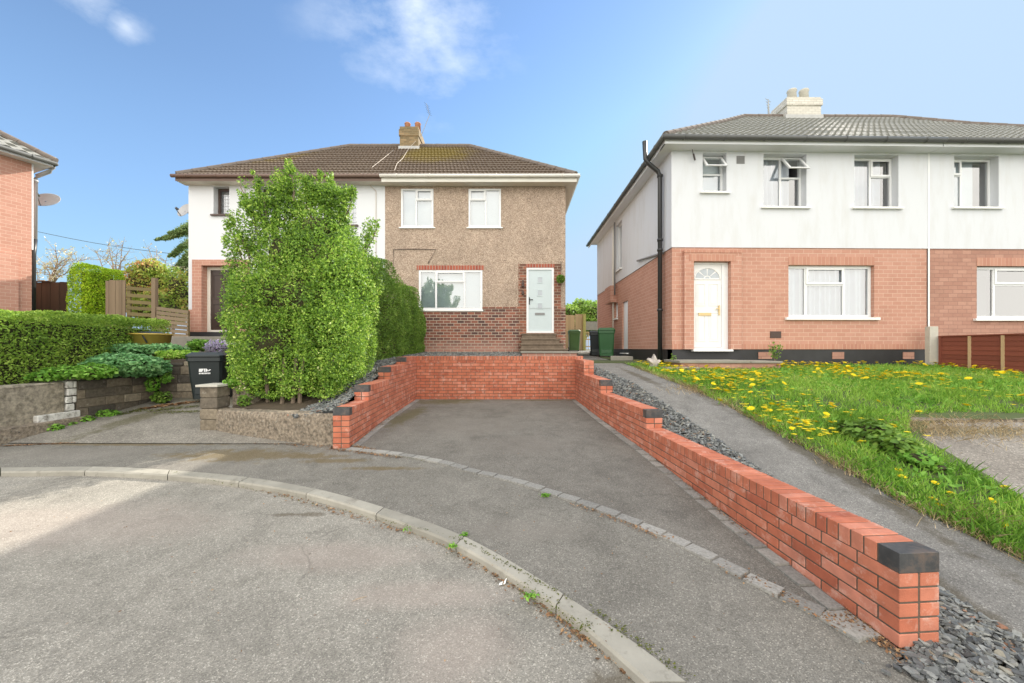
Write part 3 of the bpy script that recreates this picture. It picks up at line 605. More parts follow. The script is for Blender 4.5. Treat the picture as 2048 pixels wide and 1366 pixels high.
def window(par,T,op,cells,fmat='upvc',fw=.055,setb=None,sill=None,back='blind',xf=None,open_=None,name='window',lead=False,sillmat='sill',wavy=False,backfrac=None,gmat='glass'):
    """op=(u0,u1,z0,z1,depth); cells fractions (fu0,fz0,fu1,fz1,kind)"""
    u0,u1,z0,z1,dp=op; e=.003; u0+=e;u1-=e;z0+=e;z1-=e; d0=dp-.03 if setb is None else setb; W=u1-u0; Hh=z1-z0
    fr=MB(); ring(fr,T,u0,u1,z0,z1,fw,d0,d0+.07); gl=MB(); sashes=[]
    for (a,b,c,d,k) in cells:
        x0=u0+W*a; x1=u0+W*c; y0=z0+Hh*b; y1=z0+Hh*d; h=fw*.42
        l=x0+(fw if a==0 else h); r=x1-(fw if c==1 else h); bo=y0+(fw if b==0 else h); to=y1-(fw if d==1 else h)
        if c<1: lbox(fr,T,x1-h,x1+h,max(bo-h,z0+fw),min(to+h,z1-fw),d0+.004,d0+.062)
        if d<1: lbox(fr,T,l-.001,r+.001,y1-h,y1+h,d0+.007,d0+.06)
        if k=='sash': ring(fr,T,l-.02,r+.02,bo-.02,to+.02,.05,d0-.016,d0-.001)
        if k=='open':
            s=MB(); ht=to-bo+.04; ang=math.radians(38)
            def T2(u,z,d,_t=to+.02,_d=d0-.01): 
                zz=z-_t; return T(u,_t+zz*math.cos(ang)-(d)*math.sin(ang)*.0,_d+zz*math.sin(ang)+d)
            ring(s,T2,l-.02,r+.02,bo-.02,to+.02,.05,-.03,.02); sashes.append((s,T2,l,r,bo,to)); continue
        o=.03 if k=='sash' else 0
        gl.quad(T(l+o*.9,bo+o*.9,d0+.03),T(r-o*.9,bo+o*.9,d0+.03),T(r-o*.9,to-o*.9,d0+.03),T(l+o*.9,to-o*.9,d0+.03))
    w_=fr.build(name,M[fmat],par,xf)
    gl.build('pane',M[gmat],w_ if False else w_,xf) if gl.f else None
    for s,T2,l,r,bo,to in sashes:
        so_=s.build('sash',M[fmat],w_,xf); q=MB(); q.quad(T2(l+.03,bo+.03,0),T2(r-.03,bo+.03,0),T2(r-.03,to-.03,0),T2(l+.03,to-.03,0)); q.build('sash_pane',M[gmat],w_,xf)
    if lead:
        q=MB(); n=5; m=8
        for i in range(1,n): lbox(q,T,u0+W*i/n-.004,u0+W*i/n+.004,z0+.04,z1-.04,d0+.022,d0+.028)
        for i in range(1,m): lbox(q,T,u0+.04,u1-.04,z0+Hh*i/m-.004,z0+Hh*i/m+.004,d0+.020,d0+.026)
        q.build('glazing_lead',M['steel'],w_,xf)
    if sill:
        s=MB(); ex,pr,th=sill; lbox(s,T,u0-ex,u1+ex,z0-th-.003,z0-.003,-pr,d0+.02); s.build('sill',M[sillmat],w_,xf)
    if back:
        c=MB(); n=90
        for (f0,f1) in (backfrac or [(0,1)]):
            aa=u0+W*f0; bb=u0+W*f1
            for i in range(n):
                p=aa+(bb-aa)*i/n; q_=aa+(bb-aa)*(i+1)/n
                f=lambda x:(.045*math.sin(x*47)+.03*math.sin(x*21+1)) if wavy else 0
                c.quad(T(p,z0,d0+.15+f(p)),T(q_,z0,d0+.15+f(q_)),T(q_,z1,d0+.15+f(q_)),T(p,z1,d0+.15+f(p)))
        c.build('curtain' if wavy else 'window_blind',M[back],w_,xf,smooth=wavy)
    rm=MB(); lbox(rm,T,u0-.02,u1+.02,z0-.02,z1+.02,d0+.09,d0+1.5); rm.f=[f for i,f in enumerate(rm.f) if i!=2]; rm.m=rm.m[:len(rm.f)]
    rm.build('room_behind',M['room'],w_,xf)
    return w_
def slope(mb,O,e,inw,pitch,S,l,r,row=.34,wave=.125,amp=.014,lift=.042):
    tp=math.tan(pitch); cs=math.cos(pitch); rows=int(round(S/cs/row)); hr=S/rows
    O=Vector(O); nrm=(Vector((0,0,1))*math.cos(pitch)-inw*math.sin(pitch))
    du=wave/6
    for k in range(rows):
        v0=k*hr; v1=(k+1)*hr; a0,b0=l(v0),r(v0); a1,b1=l(v1),r(v1); lo=min(a0,a1); hi=max(b0,b1)
        n=max(1,int((hi-lo)/du)); vs=[];ph=(k%2)*wave*1.0
        for i in range(n+1):
            u=lo+(hi-lo)*i/n
            for v,a,b,lf in ((v0,a0,b0,lift),(v1,a1,b1,0.002)):
                uu=min(max(u,a),b); w_=math.sin((uu/wave+.5*(k%2))*2*math.pi); w_=amp*(abs(w_)**.7)*(1 if w_>0 else -.3)
                jit=.004*math.sin(uu*37.3+k*5.1)
                vs.append(O+e*uu+inw*v+Vector((0,0,tp*v))+nrm*(lf+w_+jit))
            uu=min(max(u,a0),b0); vs.append(O+e*uu+inw*v0+Vector((0,0,tp*v0))+nrm*(-.01))
        fs=[]
        for i in range(n):
            fs.append((3*i,3*i+3,3*i+4,3*i+1)); fs.append((3*i+2,3*i+5,3*i+3,3*i))
        mb.add(vs,fs)
def ridge_tiles(par,pts,name='ridge_tiles',r=.10,xf=None,mat='ridge'):
    mb=MB()
    for a,b in zip(pts,pts[1:]):
        a=Vector(a);b=Vector(b); d=b-a; n=max(1,int(d.length/.42)); 
        for i in range(n):
            p=a+d*(i/n); q=a+d*((i+.985)/n); mb.tube([p,q],[r,r*.93],10)
    return mb.build(name,M[mat],par,xf,smooth=False)
def downpipe(par,pts,r=.036,mat='blackplastic',name='downpipe',collars=(),xf=None):
    mb=MB(); mb.tube(pts,r,12)
    for c in collars:
        c=Vector(c); mb.tube([c-Vector((0,0,.03)),c+Vector((0,0,.03))],r*1.28,12)
    return mb.build(name,M[mat],par,xf,smooth=True)
def gutter(par,a,b,mat,r=.055,xf=None,brk=.9):
    mb=MB(); a=Vector(a);b=Vector(b); d=(b-a); n=int(d.length/2)+1
    mb.tube([a,b],r,14)
    k=1
    m=max(2,int(d.length/brk))
    for i in range(m):
        p=a+d*((i+.5)/m); mb.tube([p-d.normalized()*.015,p+d.normalized()*.015],r*1.14,14)
    return mb.build('gutter',M[mat],par,xf,smooth=True)
X_=Vector((1,0,0));Y_=Vector((0,1,0))
# ================================================================ main pair: pebbledash house + white house
Y0=12.26; YE=11.9; PIT=math.radians(37.2); RUN=3.85; ZE=6.93; XR=1.96; XL=-10.68; XP=PX(770,Y0)
TF=lambda u,z,d:(u,Y0+d,z)
def OPF(px0,px1,py0,py1,d,Y=Y0): return (PX(px0,Y),PX(px1,Y),PZ(py1,Y),PZ(py0,Y),d)
hb=thing('semi_detached_house','brown pebbledash house with pale blue grey front door behind the brick parking drive','house',(-1.2,Y0,1.3))
hw=thing('semi_detached_house','white rendered house with brown gutter and leaded windows, half hidden behind the tall shrub','house',(-7.4,Y0,1.3))
XRW=PX(1131,Y0); DB=7.0
win1=OPF(802,867,377.5,455,.06); win2=OPF(937,1002,377.5,455,.06); winG=OPF(837.5,965,540,619.5,.09); drO=OPF(1053,1107.5,535.5,666,.08)
zb=PZ(616,Y0); zt=ZE-.12
# pebbledash wall with a notch for the brick door surround
sur=(PX(1037,Y0),PX(1122,Y0),1.2,PZ(528,Y0),.0)
b=MB(); wallmesh(b,TF,XP,XRW,zb,zt,[win1,win2,(winG[0],winG[1],winG[2],winG[3],.09),(sur[0],sur[1],zb-.1,sur[3],.0),(winG[0]-.06,winG[1]+.06,winG[3],PZ(531,Y0),0)])
b.quad((XRW,Y0,zb),(XRW,Y0+DB,zb),(XRW,Y0+DB,zt),(XRW,Y0,zt)); b.quad((XRW,Y0+DB,zb),(XP,Y0+DB,zb),(XP,Y0+DB,zt),(XRW,Y0+DB,zt))
b.build('wall',M['pebble'],hb)
b=MB(); wallmesh(b,lambda u,z,d:(u,Y0-.006+d,z),XP+.001,XRW+.004,1.1,zb,[(winG[0],winG[1],winG[2],winG[3],.09),(sur[0],sur[1],1.0,zb+.1,0)])
b.quad((XRW+.004,Y0-.006,1.1),(XRW+.004,Y0+DB,1.1),(XRW+.004,Y0+DB,zb),(XRW+.004,Y0-.006,zb)); b.quad((XP,Y0-.006,zb),(XRW+.004,Y0-.006,zb),(XRW+.004,Y0+.01,zb),(XP,Y0+.01,zb))
b.build('brick_base',M['housebrick'],hb)
b=MB(); Ts=lambda u,z,d:(u,Y0-.016+d,z)
wallmesh(b,Ts,sur[0],sur[1],1.1,sur[3],[(drO[0],drO[1],drO[2],drO[3],.1)])
for u in (sur[0],sur[1]): b.quad((u,Y0-.016,1.1),(u,Y0+.01,1.1),(u,Y0+.01,sur[3]),(u,Y0-.016,sur[3]))
b.quad((sur[0],Y0-.016,sur[3]),(sur[1],Y0-.016,sur[3]),(sur[1],Y0+.01,sur[3]),(sur[0],Y0+.01,sur[3]))
b.build('door_surround',M['doorbrick'],hb)
b=MB(); lbox(b,TF,winG[0]-.06,winG[1]+.06,winG[3]+.001,PZ(531,Y0),-.014,.05); b.build('window_lintel',M['soldierred'],hb)
b=MB(); lbox(b,TF,drO[0]-.02,drO[1]+.02,drO[3]+.001,PZ(528,Y0)-.004,-.024,.05); b.build('door_lintel',M['soldierred'],hb)
b=MB(); lbox(b,TF,winG[1],PX(1037,Y0),zb-.02,zb+.03,-.022,.01); b.build('brick_ledge',M['housebrick'],hb)
s=.055
window(hb,TF,win1,[(0,0,.47,1,'f'),(.47,0,1,.70,'f'),(.47,.70,1,1,'sash')],setb=-.004,sill=(.06,.05,.035))
window(hb,TF,win2,[(.53,0,1,1,'f'),(0,0,.53,.70,'f'),(0,.70,.53,1,'sash')],setb=-.004,sill=(.06,.05,.035))
window(hb,TF,winG,[(0,0,.27,1,'f'),(.27,0,.72,.69,'f'),(.27,.69,.72,1,'sash'),(.72,0,1,1,'f')],fw=.065,setb=.0,sill=(.03,.04,.05))
# front door
d=MB(); ring(d,TF,drO[0],drO[1],drO[2],drO[3],.065,-.012,.07); df=d.build('door_frame',M['upvc'],hb)
d=MB(); lbox(d,TF,drO[0]+.065,drO[1]-.065,drO[2]+.065,drO[3]-.065,.02,.06); dd=d.build('door',M['door_blue'],hb)
for y0,y1 in ((553.5,566),(579.5,592),(605.5,618)):
    q=MB(); a=(PX(1074.5,Y0),PX(1085.5,Y0),PZ(y1,Y0),PZ(y0,Y0)); ring(q,TF,*a,.022,.008,.02); q.build('panel_moulding',M['door_blue'],dd)
    q=MB(); lbox(q,TF,a[0]+.022,a[1]-.022,a[2]+.022,a[3]-.022,.014,.02); q.build('door_pane',M['glassdoor'],dd)
q=MB(); lbox(q,TF,PX(1070,Y0),PX(1089.5,Y0),PZ(630,Y0),PZ(625.5,Y0),.004,.02); q.build('letterbox',M['grey'],dd)
q=MB(); lbox(q,TF,PX(1058,Y0),PX(1059.8,Y0),PZ(609,Y0),PZ(594.5,Y0),.005,.02); lbox(q,TF,PX(1058.5,Y0),PX(1066,Y0),PZ(600,Y0),PZ(598.6,Y0),-.03,-.012); lbox(q,TF,PX(1058.5,Y0),PX(1059.5,Y0),PZ(600,Y0),PZ(598.6,Y0),-.03,.01); q.build('door_handle',M['black'],dd)
# steps up to the door
st=MB(); x0,x1=PX(1043,11.6),PX(1136,11.3)
zt_=[PZ(667,12.1),PZ(677,11.9),PZ(687,11.6),PZ(697,11.2)]; ys_=[12.0,11.72,11.42,11.1]
for i,(z,y) in enumerate(zip(zt_,ys_)):
    xa=x0+(.0 if i else .0); st.box(xa-.02*i,y-.02,z-.05,x1-.25+.08*i,Y0-.017 if i==0 else ys_[i-1]+.02,z)
    st.box(xa+.02-.02*i,y,1.1,x1-.28+.08*i,(Y0-.018) if i==0 else ys_[i-1]+.001,z-.05)
st.build('front_steps',M['oldstep'],hb,bevel=.015)
pf=MB(); pf.box(.18,9.95,1.2,1.62,11.06,1.375); pf.build('platform',M['housebrick'],hb)
pf=MB(); pf.box(.15,9.92,1.376,1.72,11.07,1.42); pf.build('platform_slab',M['concslab'],hb,bevel=.008)
# roofs
def pair_roof(h,x0,x1,hl,hr,xe0,xe1,ye,ze,run,pit,mat,xf=None,**k):
    b=MB(); tp=math.tan(pit); D=2*run
    l=(lambda v:xe0+v) if hl else (lambda v:x0); r=(lambda v:xe1-v) if hr else (lambda v:x1)
    slope(b,(0,ye,ze),X_,Y_,pit,run,l,r,**k)
    slope(b,(0,ye+D,ze),-X_,-Y_,pit,run,(lambda v:-r(v)),(lambda v:-l(v)),**k)
    if hl: slope(b,(xe0,0,ze),-Y_,X_,pit,run,lambda v:-(ye+D-v),lambda v:-(ye+v),**k)
    if hr: slope(b,(xe1,0,ze),Y_,-X_,pit,run,lambda v:ye+v,lambda v:ye+D-v,**k)
    rf=b.build('roof',M[mat],h,xf)
    zr=ze+run*tp+.03; yr=ye+run; a=xe0+run if hl else x0; c=xe1-run if hr else x1
    ridge_tiles(rf if False else h,[(a,yr,zr),(c,yr,zr)],xf=xf)
    if hl: ridge_tiles(h,[(xe0+.05,ye+.05,ze+.04),(a,yr,zr)],'hip_tiles',xf=xf)
    if hr: ridge_tiles(h,[(xe1-.05,ye+.05,ze+.04),(c,yr,zr)],'hip_tiles',xf=xf)
    return rf
rfb=pair_roof(hb,XP,None,False,True,None,XR,YE,ZE,RUN,PIT,'tile')
rfw=pair_roof(hw,None,XP-.004,True,False,XL,None,YE,ZE,RUN,PIT,'tile')
XG=PX(760,YE)
gutter(hb,(XG,YE-.03,ZE-.03),(XR+.06,YE-.03,ZE-.03),'gutterwhite'); gutter(hb,(XR+.03,YE-.03,ZE-.03),(XR+.03,YE+2*RUN,ZE-.03),'gutterwhite')
gutter(hw,(XL-.06,YE-.03,ZE-.03),(XG-.01,YE-.03,ZE-.03),'gutterbrown')
f=MB(); f.box(XP,YE+.02,ZE-.2,XR-.02,YE+.04,ZE-.02); f.box(XR-.04,YE+.04,ZE-.2,XR-.02,YE+2*RUN,ZE-.02); f.build('fascia',M['gutterwhite'],hb)
f=MB(); f.box(XP,YE+.04,ZE-.2,XR-.04,Y0+.02,ZE-.18); f.box(XRW-.02,Y0+.02,ZE-.2,XR-.04,Y0+DB,ZE-.18); f.build('soffit',M['cream'],hb)
f=MB(); f.box(XL+.02,YE+.02,ZE-.17,XP-.005,YE+.04,ZE-.02); f.build('fascia',M['gutterbrown'],hw)
f=MB(); f.box(XL+.04,YE+.04,ZE-.17,XP-.005,Y0+.02,ZE-.15); f.build('soffit',M['cream'],hw)
# chimney on the party line
cy=YE+RUN-.42; cz=PZ(253,cy); cx0,cx1=PX(798,cy),PX(838,cy); zroof=ZE+(cy-YE)*math.tan(PIT)
c=MB(); c.box(cx0+.03,cy,zroof-.4,cx1-.03,cy+.95,cz-.38); c.box(cx0,cy-.03,cz-.38,cx1,cy+.98,cz-.12); c.box(cx0+.03,cy-.005,cz-.12,cx1-.03,cy+.955,cz); ch=c.build('chimney',M['chimbrick'],hb)
for xx in (PX(809,cy),PX(830,cy)):
    c=MB(); c.lathe((xx,cy+.45,cz-.02),[(.13,0),(.115,.36),(.135,.38),(.11,.42)],14); c.build('chimney_pot',M['pot'],ch,smooth=True)
c=MB(); c.box(cx0-.02,cy-.025,zroof-.06,cx1+.02,cy-.002,zroof+.13); c.build('lead_flashing',M['lead'],ch)
# cables over the roof and wall
mb=MB(); P=lambda px,py,Y:tuple(pt(px,py,Y)); tpn=math.tan(PIT)
def onroof(px,py):      # sight line meets front slope
    k=(HY-py)/F; Y=(ZE-EYE-YE*tpn)/(k-tpn); return Vector((PX(px,Y),Y-.05,EYE+k*Y+.03))
mb.tube([Vector((PX(832,cy),cy-.03,PZ(283,cy))),onroof(818,300),onroof(806,320),onroof(795,330),onroof(790,344)],.008,6); mb.build('aerial_cable',M['cablepale'],hb)
mb=MB(); mb.tube([onroof(788,303),onroof(765,322),onroof(745,338)],.007,6); mb.build('aerial_cable',M['cablepale'],hw)
mb=MB(); mb.tube([P(787,545,Y0-.02),P(787,499,Y0-.02),P(829,498,Y0-.02),P(872,499,Y0-.02),P(856,527,Y0-.02)],.010,6); mb.build('wall_cable',M['cablepale'] if False else M['cable'],hb)
mb=MB(); mb.tube([P(738,360,Y0-.03),P(741,372,Y0-.03),P(752,382,Y0-.02),P(752,520,Y0-.02)],.010,6); mb.build('wall_cable',M['cablepale'],hw)
# white half
XLW=PX(377,Y0); wS=OPF(427,458.5,373,429,.22); wM=OPF(519,580,374,450,.22); wR=OPF(651,713,374,450,.22)
dW=OPF(418,470,532,663,.30)
zbr=PZ(619,Y0); zWt=ZE-.14
sx0,sx1=PX(388.7,Y0),PX(500,Y0); sz=PZ(520.5,Y0)
b=MB(); wallmesh(b,TF,XLW,XP,zbr,zWt,[wS,wM,wR,(sx0,sx1,zbr-.1,sz,0),OPF(560,690,540,625,.1)])
b.quad((XLW,Y0+DB,zbr),(XLW,Y0,zbr),(XLW,Y0,zWt),(XLW,Y0+DB,zWt)); b.quad((XP,Y0+DB,zbr),(XLW,Y0+DB,zbr),(XLW,Y0+DB,zWt),(XP,Y0+DB,zWt))
b.build('wall',M['white2'],hw)
b=MB(); wallmesh(b,TF,XLW,XP,PZ(664,Y0),zbr,[(sx0,sx1,1.0,zbr+.1,0)]); b.quad((XLW,Y0+DB,PZ(664,Y0)),(XLW,Y0,PZ(664,Y0)),(XLW,Y0,zbr),(XLW,Y0+DB,zbr)); b.build('brick_base',M['orangebrick'],hw)
b=MB(); TP=lambda u,z,d:(u,Y0-.09+d,z)
wallmesh(b,TP,sx0,sx1,PZ(664,Y0),sz,[(dW[0]-.17,dW[1],dW[2]-.05,dW[3],.3)])
b.quad(TP(sx0,PZ(664,Y0),.1),TP(sx0,PZ(664,Y0),0),TP(sx0,sz,0),TP(sx0,sz,.1)); b.quad(TP(sx1,PZ(664,Y0),0),TP(sx1,PZ(664,Y0),.1),TP(sx1,sz,.1),TP(sx1,sz,0)); b.quad(TP(sx0,sz,0),TP(sx1,sz,0),TP(sx1,sz,.1),TP(sx0,sz,.1))
b.build('door_surround',M['orangebrick'],hw)
b=MB(); b.box(XLW-.004,Y0-.1,1.0,XP-.004,Y0+DB,PZ(664,Y0)-.002); b.build('plinth',M['black'],hw)
b=MB(); b.box(XLW,10.9,1.1,PX(520,Y0),Y0-.1,PZ(674,11.4)); b.build('door_slab',M['concslab'],hw,bevel=.01)
for op in (wS,wM,wR):
    window(hw,TF,op,[(0,0,1,1,'f')] if op is wS else [(0,0,.5,1,'f'),(.5,0,1,1,'f')],fmat='brownwood',fw=.07,sill=(.07,.06,.05),sillmat='brownwood',back='net',lead=True)
d=MB(); ring(d,TP,dW[0]-.165,dW[1]-.005,dW[2]-.045,dW[3]-.005,.1,.22,.3); dfw=d.build('door_frame',M['cream'],hw)
d=MB(); lbox(d,TP,dW[0]-.065,dW[1]-.105,dW[2]+.02,dW[3]-.105,.25,.29); dw_=d.build('door',M['door_dark'],hw)
for (a,b_,c_,d_) in ((.08,.08,.45,.45),(.55,.08,.92,.45),(.08,.52,.45,.92),(.55,.52,.92,.92)):
    q=MB(); W=dW[1]-dW[0]-.04; Hh=dW[3]-dW[2]-.12; ring(q,TP,dW[0]-.06+W*a,dW[0]-.06+W*c_,dW[2]+.03+Hh*b_,dW[2]+.03+Hh*d_,.03,.235,.25); q.build('panel_moulding',M['door_dark'],dw_)
# dish on the white house's far corner, hung off the side wall
def dish(name,label,c,nrm,R,arm_to,mat='dish'):
    t=thing(name,label,'satellite dish',tuple(arm_to)); nrm=Vector(nrm).normalized(); u=nrm.cross(Vector((0,0,1))).normalized(); v=u.cross(nrm).normalized(); c=Vector(c)
    m=MB(); vs=[];fs=[]; n=28; rr=[.001,.35,.7,.95,1.0,1.0,.95,.7,.35,.001]; hh=[-.16,-.14,-.08,-.01,.0,-.02,-.03,-.1,-.16,-.18]
    for a,h in zip(rr,hh):
        for k in range(n):
            th=2*math.pi*k/n; vs.append(c+u*(R*a*math.cos(th))+v*(R*a*.92*math.sin(th))+nrm*(R*h))
    for i in range(len(rr)-1):
        for k in range(n): fs.append((i*n+k,i*n+(k+1)%n,(i+1)*n+(k+1)%n,(i+1)*n+k))
    m.add(vs,fs); m.build('reflector',M[mat],t,smooth=True)
    m=MB(); m.tube([c-nrm*R*.15-v*R*.1,(c+Vector(arm_to))/2-v*R*.15-nrm*R*.2,Vector(arm_to)],.022,8); m.build('bracket',M['steel'],t)
    m=MB(); e=c+nrm*R*.85-v*R*.35; m.tube([c-v*R*.9,e-v*.02],.014,8); m.tube([e,e-nrm*.09],.035,10); m.build('receiver_arm',M['steel'],t); return t
YD=12.9; cD=pt(368,420,YD)
dish('satellite_dish','small grey satellite dish half hidden behind the left corner of the white house',cD,(-.25,-.9,.35),.28,(XLW-.01,YD+.25,cD.z-.25))
# aerial on chimney
t=thing('tv_aerial','thin leaning television aerial above the yellow brick chimney','aerial',(cx1,cy+.3,cz))
m=MB(); a=Vector((cx1-.02,cy+.3,cz-.3)); bb=pt(859,230,cy+.3); m.tube([a,bb],.012,6); m.build('mast',M['steel'],t)
m=MB(); top=pt(853,207,cy+.3); m.tube([bb,top],.009,6)
for k in range(5):
    q=bb+(top-bb)*((k+.5)/5); m.tube([q-Vector((.07,.15,0)),q+Vector((.07,.15,0))],.005,5)
m.build('antenna',M['steel'],t)
# hanging ball, lanterns
t=thing('hanging_plant_ball','round green topiary ball hanging from a bracket beside the pale blue front door','hanging plant',(PX(1121,Y0),Y0-.2,PZ(560,Y0)))
m=MB(); m.tube([(PX(1122,Y0),Y0-.017,PZ(540,Y0)),(PX(1122,Y0),Y0-.03,PZ(524,Y0)),(PX(1120.5,Y0),Y0-.2,PZ(526,Y0))],.008,6); m.tube([(PX(1120.5,Y0),Y0-.2,PZ(526,Y0)),(PX(1120.5,Y0),Y0-.2,PZ(552,Y0))],.004,5); m.build('bracket',M['black'],t)
BALL=(t,Vector((PX(1121,Y0-.2),Y0-.2,PZ(560,Y0))))
for (py0,py1,nm,lb) in ((561,575.5,'wall_lantern','long dark metal wall lantern left of the pale blue front door'),(581,590.5,'wall_lantern','short dark wall ornament under the wall lantern left of the pale blue front door')):
    x=PX(1045.7,Y0); z1=PZ(py0,Y0); z0=PZ(py1,Y0); t=thing(nm,lb,'wall lantern',(x,Y0-.02,z0))
    m=MB(); m.box(x-.02,Y0-.03,z0,x+.02,Y0-.017,z1); m.build('back_plate',M['black'],t)
    m=MB(); m.lathe((x,Y0-.07,z0),[(.02,0),(.045,.03),(.045,(z1-z0)*.55),(.02,(z1-z0)*.8),(.008,(z1-z0))],10); m.build('lantern_body',M['brownwood'],t)
# ================================================================ right pair
YR=9.5; XC=PX(1343,YR); SH=.02
xfR=lambda q:(q[0],q[1]+SH*(q[0]-XC) if q[1]<YR+3 else q[1]+SH*(q[0]-XC)*max(0,1-(q[1]-YR-3)/2),q[2])
def RX(px): u=(px-CX)/F; return u*(YR-SH*XC)/(1-SH*u)
def RZ(py,x): return EYE-(py-HY)*(YR+SH*(x-XC))/F
def OR(px0,px1,py0,py1,d):
    a,b=RX(px0),RX(px1); m=(a+b)/2; return (a,b,RZ(py1,m),RZ(py0,m),d)
ha=thing('semi_detached_house','white house with salmon brick ground floor and white fanlight door, behind the dandelion lawn','house',(7,YR,1.1))
hn=thing('semi_detached_house','far right neighbour half of the white and salmon brick pair, behind the red-brown fence','house',(13,YR+.15,1.1))
TR=lambda u,z,d:(u,YR+d,z); XQ=RX(1857); DR=8.6; XEND=18.3
zBk=RZ(494.5,XC); zPl=RZ(698.5,XC+2); zTp=RZ(284,XC); 
w1=OR(1405.5,1453,306,384,.2); w2=OR(1527,1613,308,414,.2); w3=OR(1708.6,1797,310,415,.2); w4=OR(1908.4,1997.5,312,415,.2)
G1=OR(1578,1750,530,635,.12); G2=OR(1955.5,2127,532,637,.12); dR=OR(1385.4,1459,523.5,699,.2)
sU=(PX(1227,1)/1,)
TL=lambda u,z,d:(XC+d,u,z)     # side wall, u = y
def SU(px): return XC*F/(px-CX)
def SZ(py,y): return EYE-(py-HY)*y/F
sy0,sy1=SU(1243.5),SU(1232); sw1=(sy0,sy1,SZ(535,sy0),SZ(453,sy1),.12)
sy0,sy1=SU(1234.5),SU(1228); sw2=(sy0,sy1,SZ(636,sy0),SZ(607,sy1),.12)
sy0,sy1=SU(1254.5),SU(1243.5); sd=(sy0,sy1,SZ(706,sy0),SZ(600,sy0),.12)
b=MB(); wallmesh(b,TR,XC,XQ,zBk,zTp,[w1,w2,w3])
wallmesh(b,lambda u,z,d:(XC+d,u,z),YR,YR+DR,zBk,zTp,[sw1])
b.quad((XQ,YR+DR,1),(XC,YR+DR,1),(XC,YR+DR,zTp),(XQ,YR+DR,zTp))
b.build('wall',M['white'],ha,xfR)
b=MB(); wallmesh(b,TR,XQ+.003,XEND,zBk,zTp,[w4]); b.quad((XEND,YR,1),(XEND,YR+DR,1),(XEND,YR+DR,zTp),(XEND,YR,zTp)); b.quad((XEND,YR+DR,1),(XQ,YR+DR,1),(XQ,YR+DR,zTp),(XEND,YR+DR,zTp)); b.build('wall',M['white'],hn,xfR)
b=MB(); lbox(b,TR,XQ-.02,XQ+.02,zPl,zTp,-.012,.0); b.build('party_joint',M['upvc'],ha,xfR)
TB=lambda u,z,d:(u,YR+.02+d,z)
sur=OR(1366.5,1480,506,699,0)
b=MB(); wallmesh(b,TB,XC+.02,XQ-.02,zPl,zBk,[G1,(sur[0],sur[1],sur[2]-.2,sur[3],0)])
wallmesh(b,lambda u,z,d:(XC+.02+d,u,z),YR+.02,YR+DR,zPl,zBk,[sw2,sd]); b.quad((XC,YR,zBk),(XQ,YR,zBk),(XQ,YR+.03,zBk),(XC,YR+.03,zBk))
b.build('brick_wall',M['orangebrick'],ha,xfR)
b=MB(); wallmesh(b,TB,XQ+.02,XEND,.8,zBk,[G2]); b.quad((XQ,YR,zBk),(XEND,YR,zBk),(XEND,YR+.03,zBk),(XQ,YR+.03,zBk)); b.build('brick_wall',M['orangebrick2'],hn,xfR)
Tp=lambda u,z,d:(u,YR-.07+d,z)
b=MB(); wallmesh(b,Tp,sur[0],sur[1],zPl,sur[3],[dR]); 
b.quad(Tp(sur[0],zPl,.1),Tp(sur[0],zPl,0),Tp(sur[0],sur[3],0),Tp(sur[0],sur[3],.1)); b.quad(Tp(sur[1],zPl,0),Tp(sur[1],zPl,.1),Tp(sur[1],sur[3],.1),Tp(sur[1],sur[3],0)); b.quad(Tp(sur[0],sur[3],0),Tp(sur[1],sur[3],0),Tp(sur[1],sur[3],.1),Tp(sur[0],sur[3],.1)); b.quad(Tp(sur[0],zPl,.1),Tp(sur[1],zPl,.1),Tp(sur[1],zPl,0),Tp(sur[0],zPl,0))
b.build('door_surround',M['orangebrick'],ha,xfR)
b=MB(); lbox(b,Tp,sur[0]-.01,sur[1]+.01,sur[3]-.01,sur[3]+.05,-.012,.09); lbox(b,Tp,dR[0]-.12,dR[1]+.12,dR[3]+.001,dR[3]+.19,-.006,.02)
lbox(b,TB,G1[0],G1[1],G1[3]+.001,G1[3]+.21,-.006,.02); lbox(b,TB,sur[1]+.002,XQ-.03,zPl-.001,zPl+.13,-.006,.02); lbox(b,TB,XC+.021,sur[0]-.002,zPl-.001,zPl+.13,-.006,.02); b.build('soldier_courses',M['soldier'],ha,xfR)
b=MB(); lbox(b,TB,G2[0],G2[1],G2[3]+.001,G2[3]+.21,-.006,.02); b.build('soldier_courses',M['soldier'],hn,xfR)
b=MB(); lbox(b,TB,XC+.03,XQ-.02,.7,zPl-.002,.012,.3); b.quad((XC+.03,YR+DR,.7),(XC+.03,YR+.03,.7),(XC+.03,YR+.03,zPl-.002),(XC+.03,YR+DR,zPl-.002)); b.build('plinth',M['black'],ha,xfR)
for px0,px1 in ((1518,1545),(1666,1689.5),(1808,1830)):
    b=MB(); a=OR(px0,px1,704,718,0); lbox(b,TB,*a[:4],-.004,.05); b.build('air_brick',M['orangebrick2'],ha,xfR)
a=OR(1541,1563,662.5,676,0); b=MB(); lbox(b,TB,*a[:4],-.012,.02)
for i in range(5): lbox(b,TB,a[0]+.01,a[1]-.01,a[2]+.02+i*.03,a[2]+.032+i*.03,-.02,-.012)
b.build('wall_vent',M['brownwood'],ha,xfR)
a=OR(1473,1489,312,327.5,0); b=MB(); lbox(b,TR,*a[:4],-.01,.02)
for i in range(6): lbox(b,TR,a[0]+.01,a[1]-.01,a[2]+.015+i*.03,a[2]+.03+i*.03,-.022,-.01)
b.build('wall_vent',M['grey'],ha,xfR)
window(ha,TR,w1,[(0,0,1,.52,'f'),(0,.52,1,1,'open')],sill=(.08,.07,.045),back='blind',xf=xfR)
